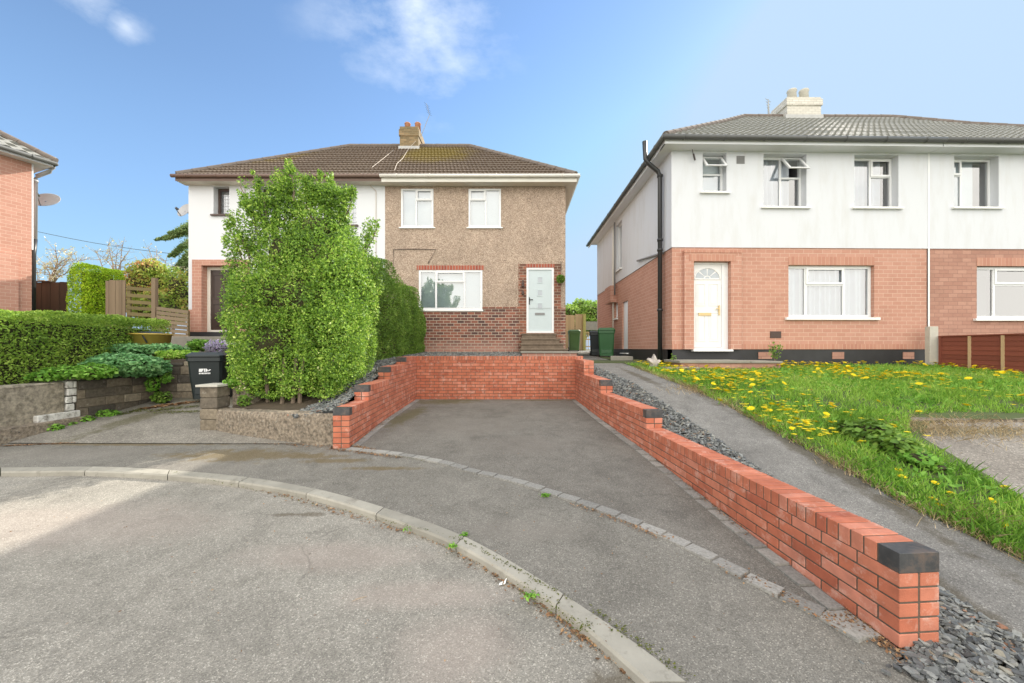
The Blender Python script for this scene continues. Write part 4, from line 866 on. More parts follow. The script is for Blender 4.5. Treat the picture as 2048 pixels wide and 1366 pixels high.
window(ha,TR,w2,[(0,0,.5,1,'f'),(.5,0,1,.6,'f'),(.5,.6,1,1,'open')],sill=(.08,.07,.045),back='net',xf=xfR,wavy=True,backfrac=[(0,.82)])
window(ha,TR,w3,[(0,0,.5,1,'f'),(.5,0,1,.64,'f'),(.5,.64,1,1,'sash')],sill=(.08,.07,.045),back='net',xf=xfR,wavy=True,backfrac=[(0,.8)])
window(hn,TR,w4,[(0,0,.33,.68,'f'),(0,.68,.33,1,'sash'),(.33,0,1,1,'f')],sill=(.08,.07,.045),back='blind',xf=xfR,backfrac=[(0,.75)])
window(ha,TB,G1,[(0,0,.23,1,'f'),(.23,0,.68,.64,'f'),(.23,.64,.68,1,'sash'),(.68,0,1,1,'f')],fw=.07,sill=(.1,.07,.06),back='net',xf=xfR,wavy=True)
window(hn,TB,G2,[(0,0,.25,1,'f'),(.25,0,.7,.66,'f'),(.25,.66,.7,1,'sash'),(.7,0,1,1,'f')],fw=.07,sill=(.1,.07,.06),back=None,xf=xfR)
window(ha,TL,sw1,[(0,0,1,1,'f')],sill=(.04,.06,.05),back='blind',xf=xfR)
window(ha,TL,sw2,[(0,0,1,1,'f')],sill=(.04,.06,.05),back='blind',xf=xfR)
q=MB(); lbox(q,TL,sd[0]+.005,sd[1]-.005,sd[2]+.02,sd[3]-.005,.07,.11); q1=q.build('side_door',M['upvc'],ha,xfR); q=MB(); lbox(q,TL,sd[0]-.05,sd[1]+.05,sd[2]-.03,sd[2]+.0,-.06,.12); q.build('side_door_sill',M['sill'],ha,xfR)
# fanlight door
d=MB(); ring(d,Tp,dR[0]+.004,dR[1]-.004,dR[2]+.004,dR[3]-.004,.05,.13,.2); lbox(d,Tp,dR[1]-.16,dR[1]-.05,dR[2]+.05,dR[3]-.05,.14,.19); d.build('door_frame',M['upvc'],ha,xfR)
du0,du1,dz0,dz1=dR[0]+.05,dR[1]-.165,dR[2]+.06,dR[3]-.055
d=MB(); lbox(d,Tp,du0,du1,dz0,dz1,.15,.19); dr=d.build('door',M['door_white'],ha,xfR)
cxd=(du0+du1)/2; czf=dz1-.37; RR=(du1-du0)*.42
q=MB(); qf=MB(); n=24
for s0 in range(4):
    a0=math.radians(45*s0+4); a1=math.radians(45*s0+41)
    vs=[]; 
    for k in range(7):
        a=a0+(a1-a0)*k/6; vs.append(Tp(cxd+RR*math.cos(a),czf+.02+RR*.82*math.sin(a),.146)); 
    for k in range(6,-1,-1):
        a=a0+(a1-a0)*k/6; vs.append(Tp(cxd+.09*math.cos(a),czf+.02+.075*math.sin(a),.146))
    q.add(vs,[tuple(range(14))[::-1]])
vs=[Tp(cxd+.06*math.cos(math.pi*k/8),czf+.02+.05*math.sin(math.pi*k/8),.146) for k in range(9)]; q.add(vs,[tuple(range(9))[::-1]])
q.build('fanlight_panes',M['glassdoor'],dr,xfR)
vs=[];N2=20
for k in range(N2+1):
    a=math.pi*k/N2
    for rr,dd in ((RR+.005,.135),(RR+.035,.135),(RR+.035,.15),(RR+.005,.15)): vs.append(Tp(cxd+rr*math.cos(a),czf+.02+rr*.84*math.sin(a),dd))
fs=[]
for k in range(N2):
    for j in range(4): fs.append((4*k+j,4*k+(j+1)%4,4*k+4+(j+1)%4,4*k+4+j))
qf.add(vs,fs); lbox(qf,Tp,cxd-RR-.035,cxd+RR+.035,czf-.01,czf+.015,.135,.15); qf.build('fanlight_moulding',M['door_white'],dr,xfR)
for (a,b_,c_,d_) in ((.1,.07,.44,.42),(.56,.07,.9,.42),(.1,.5,.44,.77),(.56,.5,.9,.77)):
    q=MB(); W=du1-du0; Hh=dz1-dz0; ring(q,Tp,du0+W*a,du0+W*c_,dz0+Hh*b_,dz0+Hh*d_,.022,.14,.15); lbox(q,Tp,du0+W*a+.05,du0+W*c_-.05,dz0+Hh*b_+.05,dz0+Hh*d_-.05,.142,.15); q.build('panel_moulding',M['door_white'],dr,xfR)
a=OR(1399.5,1425,625,631,0); q=MB(); lbox(q,Tp,*a[:4],.128,.15); q.build('letterbox',M['brass'],dr,xfR)
q=MB(); a=OR(1439.5,1442.5,610,630,0); lbox(q,Tp,*a[:4],.125,.15); zz=RZ(617,5); lbox(q,Tp,RX(1434),RX(1441),zz-.012,zz+.012,.09,.11); q.build('door_handle',M['brass'],dr,xfR)
q=MB(); lbox(q,Tp,dR[0]-.03,dR[1]+.03,dR[2]-.045,dR[2]+.003,-.05,.2); q.build('door_sill',M['sill'],ha,xfR)
# roofs right
YER=YR-.35; ZER=PZ(272,YER); RN=4.8; PR_=math.radians(35.1); XEL=PX(1329,YER)
kw=dict(row=.33,wave=.17,amp=.02,lift=.05)
pair_roof(ha,None,XQ-.003,True,False,XEL,None,YER,ZER,RN,PR_,'tile2',xfR,**kw)
pair_roof(hn,XQ,None,False,True,None,XEND+.35,YER,ZER,RN,PR_,'tile2',xfR,**kw)
gutter(ha,(XEL-.05,YER-.04,ZER-.04),(XQ,YER-.04,ZER-.04),'guttergrey',.06,xfR); gutter(ha,(XEL-.04,YER-.04,ZER-.04),(XEL-.04,YER+2*RN,ZER-.04),'guttergrey',.06,xfR)
gutter(hn,(XQ,YER-.04,ZER-.04),(XEND+.35,YER-.04,ZER-.04),'guttergrey',.06,xfR)
for hh,a,b_ in ((ha,XEL,XQ),(hn,XQ,XEND+.3)):
    f=MB(); f.box(a+.02,YER+.025,ZER-.17,b_,YER+.045,ZER-.03); f.box(a+.02,YER+.045,ZER-.17,b_,YR+.01,ZER-.15)
    if hh is ha: f.box(a+.02,YER+.05,ZER-.17,a+.04,YER+2*RN,ZER-.03); f.box(a+.04,YR+.01,ZER-.17,XC+.01,YR+DR,ZER-.15)
    f.build('soffit_and_fascia',M['white2'],hh,xfR)
cy=YER+RN-.3; zc=PZ(192,cy); a,b_=PX(1574,cy),PX(1647,cy); c=MB(); c.box(a+.04,cy,8.8,b_-.04,cy+.9,zc-.3); c.box(a,cy-.04,zc-.3,b_,cy+.94,zc-.08); c.box(a+.04,cy,zc-.08,b_-.04,cy+.9,zc)
ch=c.build('chimney',M['chimpale'],ha,xfR)
for xx in (PX(1601,cy),PX(1626,cy)):
    c=MB(); c.lathe((xx,cy+.4,zc-.02),[(.17,0),(.145,.42),(.17,.46),(.15,.52)],14); c.build('chimney_pot',M['concpost'],ch,xfR,smooth=True)
f=MB(); f.box(a-.03,cy-.03,ZER+(RN-.3)*math.tan(PR_)-.1,b_+.03,cy-.006,ZER+(RN-.3)*math.tan(PR_)+.15); f.build('lead_flashing',M['lead'],ch,xfR)
t=thing('tv_aerial','pale television aerial left of the pale chimney on the right-hand roof','aerial',(PX(1550,cy),cy+.4,9.8))
m=MB(); m.tube([(PX(1556,cy),cy+.4,9.6),(PX(1551,cy),cy+.4,PZ(184,cy))],.016,6); m.build('mast',M['lead'],t)
m=MB()
for k in range(5):
    z=PZ(186+k*6,cy); m.tube([(PX(1551,cy)-.16+.02*k,cy+.3,z),(PX(1551,cy)+.16-.02*k,cy+.5,z)],.009,5)
m.tube([(PX(1551,cy),cy+.4,PZ(184,cy)),(PX(1551,cy),cy+.4,PZ(214,cy))],.012,5); m.build('antenna',M['lead'],t)
# soil pipe, side pipes
xp=3.78; yq=9.95; z=lambda py,Y=yq:PZ(py,Y)
downpipe(ha,[(PX(1289,yq),yq,z(283)),(PX(1291,yq),yq,z(318)),(PX(1296,yq),yq,z(326)),(PX(1316,yq),yq,z(343)),(PX(1320,yq),yq,z(352)),(PX(1320,yq),yq,z(728))],.058,'blackplastic','soil_pipe',[(PX(1320,yq),yq,z(p_)) for p_ in (352,480,500,620)])
downpipe(ha,[(xp+.05,14.6,SZ(445,14.6)),(xp+.05,14.6,SZ(590,14.6))],.03,'grey','side_pipe'); downpipe(ha,[(xp+.08,14.95,SZ(450,14.9)),(xp+.08,14.95,SZ(585,14.9)),(xp+.08,14.95,1.3)],.03,'cream','side_pipe')
b=MB(); b.box(XC-.22,14.7,SZ(604,14.7),XC+.03,15.6,SZ(575,15.2)); b.build('meter_box',M['orangebrick'],ha)
b=MB(); b.tube([(XC-.03,10.0,PZ(506,10.0)),(XC-.05,12.0,PZ(520,11.9))],.03,8); b.build('side_canopy_rail',M['grey'],ha)
b=MB(); b.tube([pt(1385,280,9.42),pt(1384,293,9.44),pt(1386,306,9.46),pt(1389,318,9.44)],.008,5); b.tube([pt(1387,308,9.44),pt(1390,320,9.42)],.022,6); b.build('wall_cable',M['cable'],ha)
for i,(p0,p1,p2) in enumerate((((1824,281),(1815,290),(1809,293)),((1870,280),(1869,287),(1858,292)),((1929,281),(1921,290),(1905,293)),((1961,281),(1961,290),(1963,293)),((1992,281),(2010,290),(2005,294)))):
    Yc=9.5+SH*(PX(p0[0],9.6)-XC)-.04; b=MB(); b.tube([pt(*p0,Yc-.28),pt(*p1,Yc-.1),pt(*p2,Yc)],.007,5); b.build('eaves_cable',M['cable'],ha if p0[0]<1857 else hn)
# front step of the right house
t=thing('garden_step','low brick and concrete slab step below the white fanlight door','step',(5,8.9,.95))
Ys=8.55; b=MB(); b.box(PX(1362,Ys),Ys,1.0,PX(1561,Ys),9.42,PZ(722,Ys)-.05); b.build('riser',M['orangebrick2'],t)
b=MB(); b.box(PX(1358,Ys),Ys-.03,PZ(722,Ys)-.05,PX(1500,Ys),9.43,PZ(721,Ys)); b.box(PX(1500,Ys)+.01,Ys-.03,PZ(722,Ys)-.052,PX(1564,Ys),9.43,PZ(722,Ys)-.003); b.build('slab',M['concslab'],t,bevel=.012)
b=MB(); b.box(PX(1333,8.2),8.2,.9,PX(1400,8.2),8.53,PZ(735,8.2)); b.box(PX(1320,7.9),7.9,.9,PX(1385,7.9),8.19,PZ(746,7.9)); b.build('lower_step',M['concslab'],t,bevel=.012)
# ================================================================ left house (cropped by the frame)
C0=Vector((-14.5,11.4,0)); dF=Vector((.335,.94,0)).normalized(); inn=Vector((-dF.y,dF.x,0))
TLH=lambda u,z,d:(C0.x+dF.x*u+inn.x*d,C0.y+dF.y*u+inn.y*d,z)
hl=thing('semi_detached_house','orange brick house with grey tiled roof at the left edge, cut off by the frame','house',(C0.x,C0.y,1.2))
zl=7.08; W_=9.0; D_=8.0
b=MB(); wallmesh(b,TLH,-W_,0,.9,zl,[(-3.4,-2.0,4.6,5.8,.1)]); b.quad(TLH(0,.9,0),TLH(0,.9,D_),TLH(0,zl,D_),TLH(0,zl,0)); b.quad(TLH(0,.9,D_),TLH(-W_,.9,D_),TLH(-W_,zl,D_),TLH(0,zl,D_)); b.quad(TLH(-W_,.9,D_),TLH(-W_,.9,0),TLH(-W_,zl,0),TLH(-W_,zl,D_))
b.build('wall',M['orangebrick'],hl)
b=MB(); lbox(b,TLH,-1.9,-.28,.9,PZ(509,11.1),-.09,-.004); b.build('door_surround',M['orangebrick'],hl)
window(hl,TLH,(-3.4,-2.0,4.6,5.8,.1),[(0,0,.5,1,'f'),(.5,0,1,1,'f')],sill=(.06,.05,.05))
eo=.36; Op=Vector(TLH(eo,0,-eo)); zE=zl+.1
bb=MB(); LL=W_+2*eo; rn=D_/2+eo; pr=math.radians(35)
def sl2(mb,O,e,inw,L_): slope(mb,(O.x,O.y,zE),e,inw,pr,rn,lambda v:v,lambda v:L_-v,row=.3,wave=.3,amp=.03,lift=.04)
O1=Vector(TLH(-W_-eo,0,-eo)); sl2(bb,O1,dF,inn,LL)
sl2(bb,Op,inn,-dF,D_+2*eo); O3=Vector(TLH(eo,0,D_+eo)); sl2(bb,O3,-dF,-inn,LL)
bb.build('roof',M['tile2'],hl)
apx=Op-dF*rn+inn*rn; ridge_tiles(hl,[(Op.x,Op.y,zE+.05),(apx.x,apx.y,zE+.05+rn*math.tan(pr))],'hip_tiles')
gutter(hl,(O1.x,O1.y,zE-.04),(Op.x+.03,Op.y,zE-.04),'guttergrey',.06); q=Vector(TLH(eo,0,D_)); gutter(hl,(Op.x,Op.y,zE-.04),(q.x,q.y,zE-.04),'guttergrey',.06)
b=MB(); lbox(b,TLH,-W_,eo-.04,zl-.04,zE-.02,-eo+.03,-eo+.05); lbox(b,TLH,-W_,eo-.04,zl-.04,zl-.02,-eo+.05,0.01); lbox(b,TLH,eo-.05,eo-.03,zl-.04,zE-.02,-eo+.05,D_); lbox(b,TLH,-.01,eo-.05,zl-.04,zl-.02,.01,D_); b.build('soffit_and_fascia',M['white2'],hl)
b=MB(); lbox(b,TLH,-.0,.035,PZ(499,11.4),zl-.05,-.004,.2); b.build('corner_trim',M['upvc'],hl)
Yq=11.75
pp=[(PX(107,Yq),Yq,PZ(314,Yq)),(PX(105,Yq),Yq,PZ(336,Yq)),(PX(99,Yq),Yq,PZ(343,Yq)),(PX(75,Yq),Yq,PZ(352,Yq)),(PX(70,Yq),Yq,PZ(358,Yq))]
downpipe(hl,pp+[(PX(69,Yq),Yq,PZ(480,Yq))],.06,'dish','soil_pipe',[(PX(69.5,Yq),Yq,PZ(362,Yq))]); downpipe(hl,[(PX(69,Yq),Yq,PZ(478,Yq)),(PX(66,Yq),Yq,PZ(510,Yq)),(PX(65,Yq),Yq,.9)],.065,'blackplastic','lower_soil_pipe')
Yd=12.2; cD=pt(91,399,Yd)
dish('satellite_dish','large grey satellite dish beside the pipe of the orange brick house at the left edge',cD,(.25,-.75,.55),.35,(PX(70,Yd),Yd+.1,cD.z+.0))
# ---------------------------------------------------------------- foliage
def unit(v): return v/np.maximum(np.linalg.norm(v,axis=1,keepdims=True),1e-9)
def leafquads(P,size,Nrm=None,spread=.9,asp=.45,up=0.0,var=.35):
    n=len(P); d=unit(rng.normal(size=(n,3)))
    a=d.copy(); 
    if Nrm is not None: a=unit(Nrm*(1-spread)+d*spread)
    a[:,2]+=up; a=unit(a); b=unit(np.cross(a,unit(rng.normal(size=(n,3))))); 
    s=size*(1+var*rng.normal(size=n)).clip(.4,1.9); s=s[:,None]
    c=np.cross(a,b)
    V=np.stack([P-a*s*.5,P+b*s*asp*.5+c*s*.07,P+a*s*.5,P-b*s*asp*.5+c*s*.07],axis=1)
    return V.reshape(-1,3)
def flatquads(P,size,Nrm,asp=.5,tilt=.5,var=.3):      # leaves lying roughly across the normal
    n=len(P); nn=unit(Nrm+tilt*rng.normal(size=(n,3))); a=unit(np.cross(nn,rng.normal(size=(n,3)))); b=np.cross(nn,a)
    s=(size*(1+var*rng.normal(size=n)).clip(.4,1.9))[:,None]
    return np.stack([P-a*s*.5,P+b*s*asp*.5,P+a*s*.5+nn*s*.1,P-b*s*asp*.5],axis=1).reshape(-1,3)
def sph(n): return unit(rng.normal(size=(n,3)))
def nz3(P,f,ph=0):
    return (np.sin(P[:,0]*f+ph)+np.sin(P[:,1]*f*1.3+ph*2+1)+np.sin(P[:,2]*f*1.1+ph*3+2)+np.sin((P[:,0]+P[:,2])*f*2.1+ph)*.6+np.sin((P[:,1]-P[:,2])*f*2.3+ph*1.7)*.6)/4.2
def blobs_pts(lst,dens,shell=.45):
    out=[];no=[]
    for (c,r) in lst:
        r=np.array(r); n=int(dens*(r[0]*r[1]+r[1]*r[2]+r[0]*r[2])*4.2)
        d=sph(n); rad=1-shell*rng.random(n)**1.6; rad*=1+.2*nz3(d*2.2+np.array(c),2.3)+.12*nz3(d*5+np.array(c),2.9,2)
        out.append(np.array(c)+d*r*rad[:,None]); no.append(unit(d/r))
    return np.concatenate(out),np.concatenate(no)
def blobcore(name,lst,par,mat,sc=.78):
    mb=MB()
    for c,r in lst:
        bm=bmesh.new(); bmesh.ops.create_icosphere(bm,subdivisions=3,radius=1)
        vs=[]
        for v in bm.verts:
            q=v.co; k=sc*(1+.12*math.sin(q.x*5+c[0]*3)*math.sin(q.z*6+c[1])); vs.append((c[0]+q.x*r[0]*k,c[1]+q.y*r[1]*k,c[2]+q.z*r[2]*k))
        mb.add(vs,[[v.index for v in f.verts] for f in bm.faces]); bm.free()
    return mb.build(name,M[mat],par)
def poly_side(P,e=None): return P
def hedgebox(poly,zb,zt,dens,depth=.16,amp=.07,top=True,round_=.25,f=3.2):
    """points on the sides and top of a plan polygon; zb/zt functions of (x,y)"""
    P=[];Nn=[]; n=len(poly)
    ar=sum(poly[i][0]*poly[(i+1)%n][1]-poly[(i+1)%n][0]*poly[i][1] for i in range(n))/2
    sg=1 if ar>0 else -1
    for i in range(n):
        a=np.array(poly[i],float);b=np.array(poly[(i+1)%n],float); Ls=np.linalg.norm(b-a); e=(b-a)/Ls; no=np.array([e[1],-e[0]])*sg
        h=zt(*a)-zb(*a); m=int(dens*Ls*h); t=rng.random(m); q=a+np.outer(t,b-a); u=rng.random(m)
        z0=np.array([zb(*p) for p in q]); z1=np.array([zt(*p) for p in q]); z=z0+(z1-z0)*u
        inn_=(np.clip((u-(1-round_))/round_,0,1)**2)*.35*round_*2
        x=q-np.outer(inn_,no); p3=np.c_[x,z]; dd=amp*nz3(p3,f)+amp*.5*nz3(p3,f*3.1,1)-depth*rng.random(m)**2
        p3[:,:2]+=dd[:,None]*no; P.append(p3); Nn.append(np.c_[np.tile(no,(m,1)),np.full(m,.35)])
    if top:
        xs=[p[0] for p in poly]; ys=[p[1] for p in poly]; m=int(dens*(max(xs)-min(xs))*(max(ys)-min(ys)))
        q=np.c_[rng.uniform(min(xs),max(xs),m),rng.uniform(min(ys),max(ys),m)]
        ins=np.ones(m,bool)*False
        j=n-1
        for i in range(n):
            xi,yi=poly[i];xj,yj=poly[j]; c=((yi>q[:,1])!=(yj>q[:,1]))&(q[:,0]<(xj-xi)*(q[:,1]-yi)/((yj-yi)+1e-12)+xi); ins^=c; j=i
        q=q[ins]; z=np.array([zt(*p) for p in q]); p3=np.c_[q,z]; p3[:,2]+=amp*nz3(p3,f)-depth*rng.random(len(q))**2; P.append(p3); Nn.append(np.tile([0,0,1.],(len(q),1)))
    return np.concatenate(P),unit(np.concatenate(Nn))
# ---- tall shrub
ts=thing('tall_shrub','tall loose bright green privet shrub with upright shoots in front of the white house','shrub',(-3.8,6.5,.6))
def B(px,py,Y,rx,rz,ry=None): c=pt(px,py,Y); return ((c.x,c.y,c.z),(rx*Y/F,ry if ry else min(rx,95)*Y/F*.9,rz*Y/F))
core=[B(560,690,6.6,92,105,.75),B(605,600,6.7,100,100,.8),B(545,600,6.6,72,85,.65),B(645,525,6.8,78,75,.65),B(578,510,6.7,62,62,.5),B(632,462,6.8,50,48,.4),B(575,455,6.7,26,40,.3),B(640,775,6.3,48,36,.3),B(688,742,6.9,46,34,.3),B(718,690,7.2,36,62,.3),B(545,768,6.12,62,30,.22),B(610,772,6.12,50,30,.22),B(500,770,6.1,28,22,.15),B(685,590,6.6,62,125,.6),B(500,640,6.4,42,110,.5),B(668,670,6.35,70,95,.55),B(590,745,6.35,100,62,.45),B(505,745,6.2,40,45,.35),B(690,715,6.8,42,45,.35),B(640,760,6.5,60,45,.35),]
shoots=[B(585,395,6.8,28,62),B(560,385,6.7,22,48),B(582,345,6.7,9,26),B(517,375,6.5,10,26),B(490,390,6.5,13,36),B(480,372,6.5,7,20),B(515,410,6.5,24,28),B(660,370,6.9,9,30),B(690,395,6.9,22,26),B(705,385,6.9,10,16),B(622,380,6.8,14,34),B(610,365,6.8,8,20),B(640,395,6.9,25,30),B(660,395,6.9,30,30),
 B(480,470,6.4,26,40),B(465,440,6.4,15,22),B(455,450,6.4,10,15),B(475,500,6.4,26,40),B(470,545,6.4,26,35),B(500,430,6.5,22,40),B(740,460,7.1,17,26),B(735,480,7.1,14,20),B(690,440,6.95,14,34),B(720,520,7.1,30,35),B(745,560,7.1,25,50),B(640,350,6.9,7,14),B(542,400,6.6,20,30)]
P1,N1=blobs_pts(core,2000,.34); shoots+=[B(530,455,6.5,18,40),B(548,440,6.6,14,40),B(600,420,6.8,16,50),B(655,420,6.9,16,50),B(680,425,6.9,15,45),B(620,405,6.8,12,45),B(508,500,6.5,20,40),B(462,585,6.4,18,35),B(455,640,6.4,14,30),B(745,620,7.0,16,45),B(450,480,6.4,8,14),B(755,450,7.1,9,12),B(505,350,6.6,5,14),B(573,330,6.8,4,14)]
sparse=[s for s in shoots if s[0][0]<pt(490,0,s[0][1]).x or s[0][0]>pt(715,0,s[0][1]).x]; dense=[s for s in shoots if s not in sparse]
P2,N2=blobs_pts(dense,2300,.95); P3,N3=blobs_pts(sparse,1250,.98); P2=np.concatenate([P2,P3]); N2=np.concatenate([N2,N3])
hole=lambda P:(nz3(P,8.5)+.8*nz3(P,17,2))>-.6
h2=hole(P2); P2,N2=P2[h2],N2[h2]
keep=(P1[:,2]>.68+.12*np.sin(P1[:,0]*7))&hole(P1); P1,N1=P1[keep],N1[keep]
V=np.concatenate([leafquads(P1,.038,N1,.85,.5),leafquads(P2,.044,N2,.9,.45,up=.35)])
npmesh('foliage',V,4,M['leaf'],ts)
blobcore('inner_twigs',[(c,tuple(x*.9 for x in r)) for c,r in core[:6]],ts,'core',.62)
tb=MB()
for i in range(9):
    bx=-4.1+.11*i+random.uniform(-.05,.05); by=6.15+random.uniform(-.1,.25); p=[Vector((bx,by,.5))]
    tx=(i-4)*.16
    for k in range(1,3): p.append(p[-1]+Vector((tx*.12+random.uniform(-.05,.05),random.uniform(-.03,.08),.42)))
    tb.tube(p,[.035,.03,.02],7)
for sh in shoots:
    c=Vector(sh[0]); r=sh[1]; base=Vector((-3.7+.8*(c.x+3.7),c.y,c.z-.5)); tb.tube([base,(base+c)/2+Vector((.03,0,0)),c,c+Vector((0,0,r[2]*.8))],[.014,.011,.007,.003],5)
tb.build('stems',M['bark'],ts)
# ---- rear boundary hedge
hg=thing('boundary_hedge','deep green boundary hedge running back from the tall shrub to the pebbledash house','hedge',(-3.4,9,1))
zt_h=lambda x,y: float(np.interp(y,[6.8,7.6,8.6,9.5,11,12.1],[3.75,3.68,3.55,3.45,3.25,2.95]))+.12*math.sin(y*3)-.35*max(0,(x+3.2))**1
zb_h=lambda x,y: float(np.interp(y,[6,8,12],[.8,1.15,1.4]))
poly=[(-2.98,6.9),(-2.92,9),(-2.85,11.0),(-2.9,12.15),(-4.4,12.15),(-4.35,6.9)]
P,Nn=hedgebox(poly,zb_h,zt_h,3000,.22,.15,True,.35,2.1)
npmesh('foliage',leafquads(P,.04,Nn,.85,.5),4,M['leafhedge'],hg)
mb=MB(); n=12
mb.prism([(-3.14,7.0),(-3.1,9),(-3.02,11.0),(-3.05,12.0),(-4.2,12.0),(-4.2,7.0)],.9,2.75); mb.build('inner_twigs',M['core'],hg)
# ---- left clipped hedge
lh=thing('clipped_hedge','long clipped box-shaped green hedge at the left, half in sun, half in shade','hedge',(-9.5,7.5,1))
poly=[(-7.38,4.7),(-7.55,5.6),(-8.5,9.4),(-9.9,9.5),(-9.3,4.7)]
ztl=lambda x,y: float(np.interp(y,[4.7,5.6,7.5,9.4],[2.05,2.08,2.18,2.2]))+.02*math.sin(y*5)
P,Nn=hedgebox(poly,lambda x,y:.90,ztl,3000,.14,.075,True,.1,4)
npmesh('foliage',leafquads(P,.036,Nn,.85,.55),4,M['leafleft'],lh)
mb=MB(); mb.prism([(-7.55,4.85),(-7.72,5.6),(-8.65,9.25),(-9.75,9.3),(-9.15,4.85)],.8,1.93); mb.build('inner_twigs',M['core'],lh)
# golden topiary block
tp_=thing('clipped_conifer','rounded block of golden green clipped conifer behind the left hedge','conifer',(PX(175,12.5),12.5,1.3))
a,b_=PX(134,12),PX(217,12.6); poly=[(a,12),(b_,12),(b_-.1,13.2),(a+.1,13.2)]
P,Nn=hedgebox(poly,lambda x,y:1.2,lambda x,y:PZ(528,12)-.9*abs((x-(a+b_)/2)/(b_-a)*2)**4*.22+.02*math.sin(x*9),3200,.12,.05,True,.12,4)
npmesh('foliage',leafquads(P,.05,Nn,.7,.45),4,M['leafgold'],tp_)
mb=MB(); mb.box(a+.22,12.2,1.2,b_-.22,12.95,PZ(540,12)); mb.build('inner_twigs',M['core'],tp_)
# mixed shrub behind slatted fence
mx=thing('garden_shrub','large yellow green and coppery shrub behind the slatted fence and beside the white house','shrub',(PX(315,15),15,1.2))
bl_=[B(290,570,15,38,48),B(330,580,15.3,40,50),B(300,545,15,30,28),B(355,590,15,28,50),B(265,590,14.8,20,40),B(320,620,14.6,50,40)]
P,Nn=blobs_pts(bl_,420,.5); npmesh('foliage',leafquads(P,.10,Nn,.9,.5),4,M['leafred'],mx); blobcore('inner_twigs',bl_,mx,'core',.7)
# dark conifer by the white house corner
cf=thing('conifer_tree','dark conifer with drooping branches poking out behind the left corner of the white house','tree',(PX(398,20),20,1.2))
tr=MB(); tr.tube([(PX(398,20),20,1.0),(PX(398,20),20,PZ(400,20))],[.22,.05],8); tr.build('trunk',M['bark'],cf)
Pc=[]; 
for (py,ln,dr) in ((452,60,12),(468,84,6),(482,62,26),(500,50,34),(520,42,20),(540,36,16),(470,60,-10)):
    for yy in (-.7,-.2,.4):
        base=np.array(pt(398,py-8,20+yy)); tip=np.array(pt(398-ln*random.uniform(.8,1.05),py+dr,20+yy*1.5))
        n=900; t=rng.random(n)**.7; c=base+np.outer(t,tip-base); c[:,2]-=.5*(t**2)*.3; c+=rng.normal(size=(n,3))*np.c_[.12*(1.1-t),.15*(1.1-t),.09*(1.2-t)]; Pc.append(c)
npmesh('foliage',leafquads(np.concatenate(Pc),.13,None,asp=.3),4,M['leafcon'],cf)
# sparse blossom trees
def twigtree(name,label,basepx,basepy,Y,tips,leafmat,nl,ls,cat='tree',sub=10):
    t=thing(name,label,cat,tuple(pt(basepx,basepy,Y))); tb=MB(); lp=[]; b0=pt(basepx,basepy,Y)
    for (px,py) in tips:
        e=pt(px,py,Y+random.uniform(-.8,.8)); m=(b0+e)/2+Vector((random.uniform(-.3,.3),0,random.uniform(-.1,.4))); q1=b0.lerp(m,.5)+Vector((0,0,.15))
        pts=[b0,q1,m,m.lerp(e,.5)+Vector((0,0,.08)),e]; tb.tube(pts,[.05,.035,.022,.014,.005],5)
        for s in range(sub):
            k=random.uniform(.45,1); p=pts[int(k*3.99)].lerp(pts[min(4,int(k*3.99)+1)],random.random()); d=Vector((random.uniform(-1,1),random.uniform(-.6,.6),random.uniform(-.2,.9))).normalized()*random.uniform(.25,.7)
            tb.tube([p,p+d*.6,p+d+Vector((0,0,.05))],[.01,.007,.003],4); 
            for j in range(nl): lp.append(p+d*random.uniform(.3,1.05)+Vector([random.gauss(0,.06) for _ in range(3)]))
    tb.build('branches',M['twig'],t); npmesh('blossom',leafquads(np.array([tuple(q) for q in lp]),ls,None),4,M[leafmat],t); return t
twigtree('blossom_tree','sparse pale blossoming tree between the left house and the golden conifer','x' and 100,575,17,[(75,515),(100,535),(90,550),(130,530),(110,500),(140,515),(75,540),(160,520),(120,550),(150,505)],'blossom',7,.09)
twigtree('blossom_tree','thin bare tree with a few pale buds above the weathered fence panel',235,600,18,[(215,490),(235,500),(250,510),(225,520),(205,515),(260,530),(245,485),(190,500)],'blossom',4,.08)
twigtree('blossom_tree','thin pale bare tree standing behind the coppery shrub',310,590,18,[(295,490),(315,500),(330,520),(290,515),(345,530),(280,530)],'blossom',3,.08)
# overhead cable
mb=MB(); a=pt(60,460,30); b_=pt(420,515,26); mb.tube([a.lerp(b_,k/8)-Vector((0,0,.25*math.sin(math.pi*k/8))) for k in range(9)],.018,5)
tag(mb.build('overhead_cable',M['cable']),'thin dark overhead cable crossing the sky left of the white house','cable')
# ---------------------------------------------------------------- fences, left background
def boards(mb,p0,p1,zb,zt,w_=.12,t=.02,jit=.015,gap=.004):
    p0=Vector((*p0,0));p1=Vector((*p1,0)); e=p1-p0; Ln=e.length; e.normalize(); n=Vector((-e.y,e.x,0)); x=0; k=0
    while x<Ln-.02:
        l=min(w_,Ln-x); mb.obox(p0+e*x+n*(.008*(k%2)),e,n,l-gap,t,zb,zt+random.uniform(-jit,jit)); x+=w_; k+=1
Yf=12.6; t=thing('board_fence','dark brown close-boarded fence between the orange brick house and the golden conifer','fence',(PX(100,Yf),Yf,1.1))
m=MB(); boards(m,(PX(55,Yf),Yf),(PX(135,Yf),Yf),1.1,PZ(564,Yf),.15); m.build('boards',M['fencedark'],t)
m=MB(); lbox(m,lambda u,z,d:(u,Yf-.03+d,z),PX(58,Yf),PX(103,Yf),PZ(564,Yf),PZ(562,Yf),-.02,.03); m.build('rail',M['fencedark'],t)
Yf=11.6; t=thing('fence_panel','short weathered grey vertical board panel right of the golden conifer','fence',(PX(231,Yf),Yf,1.2))
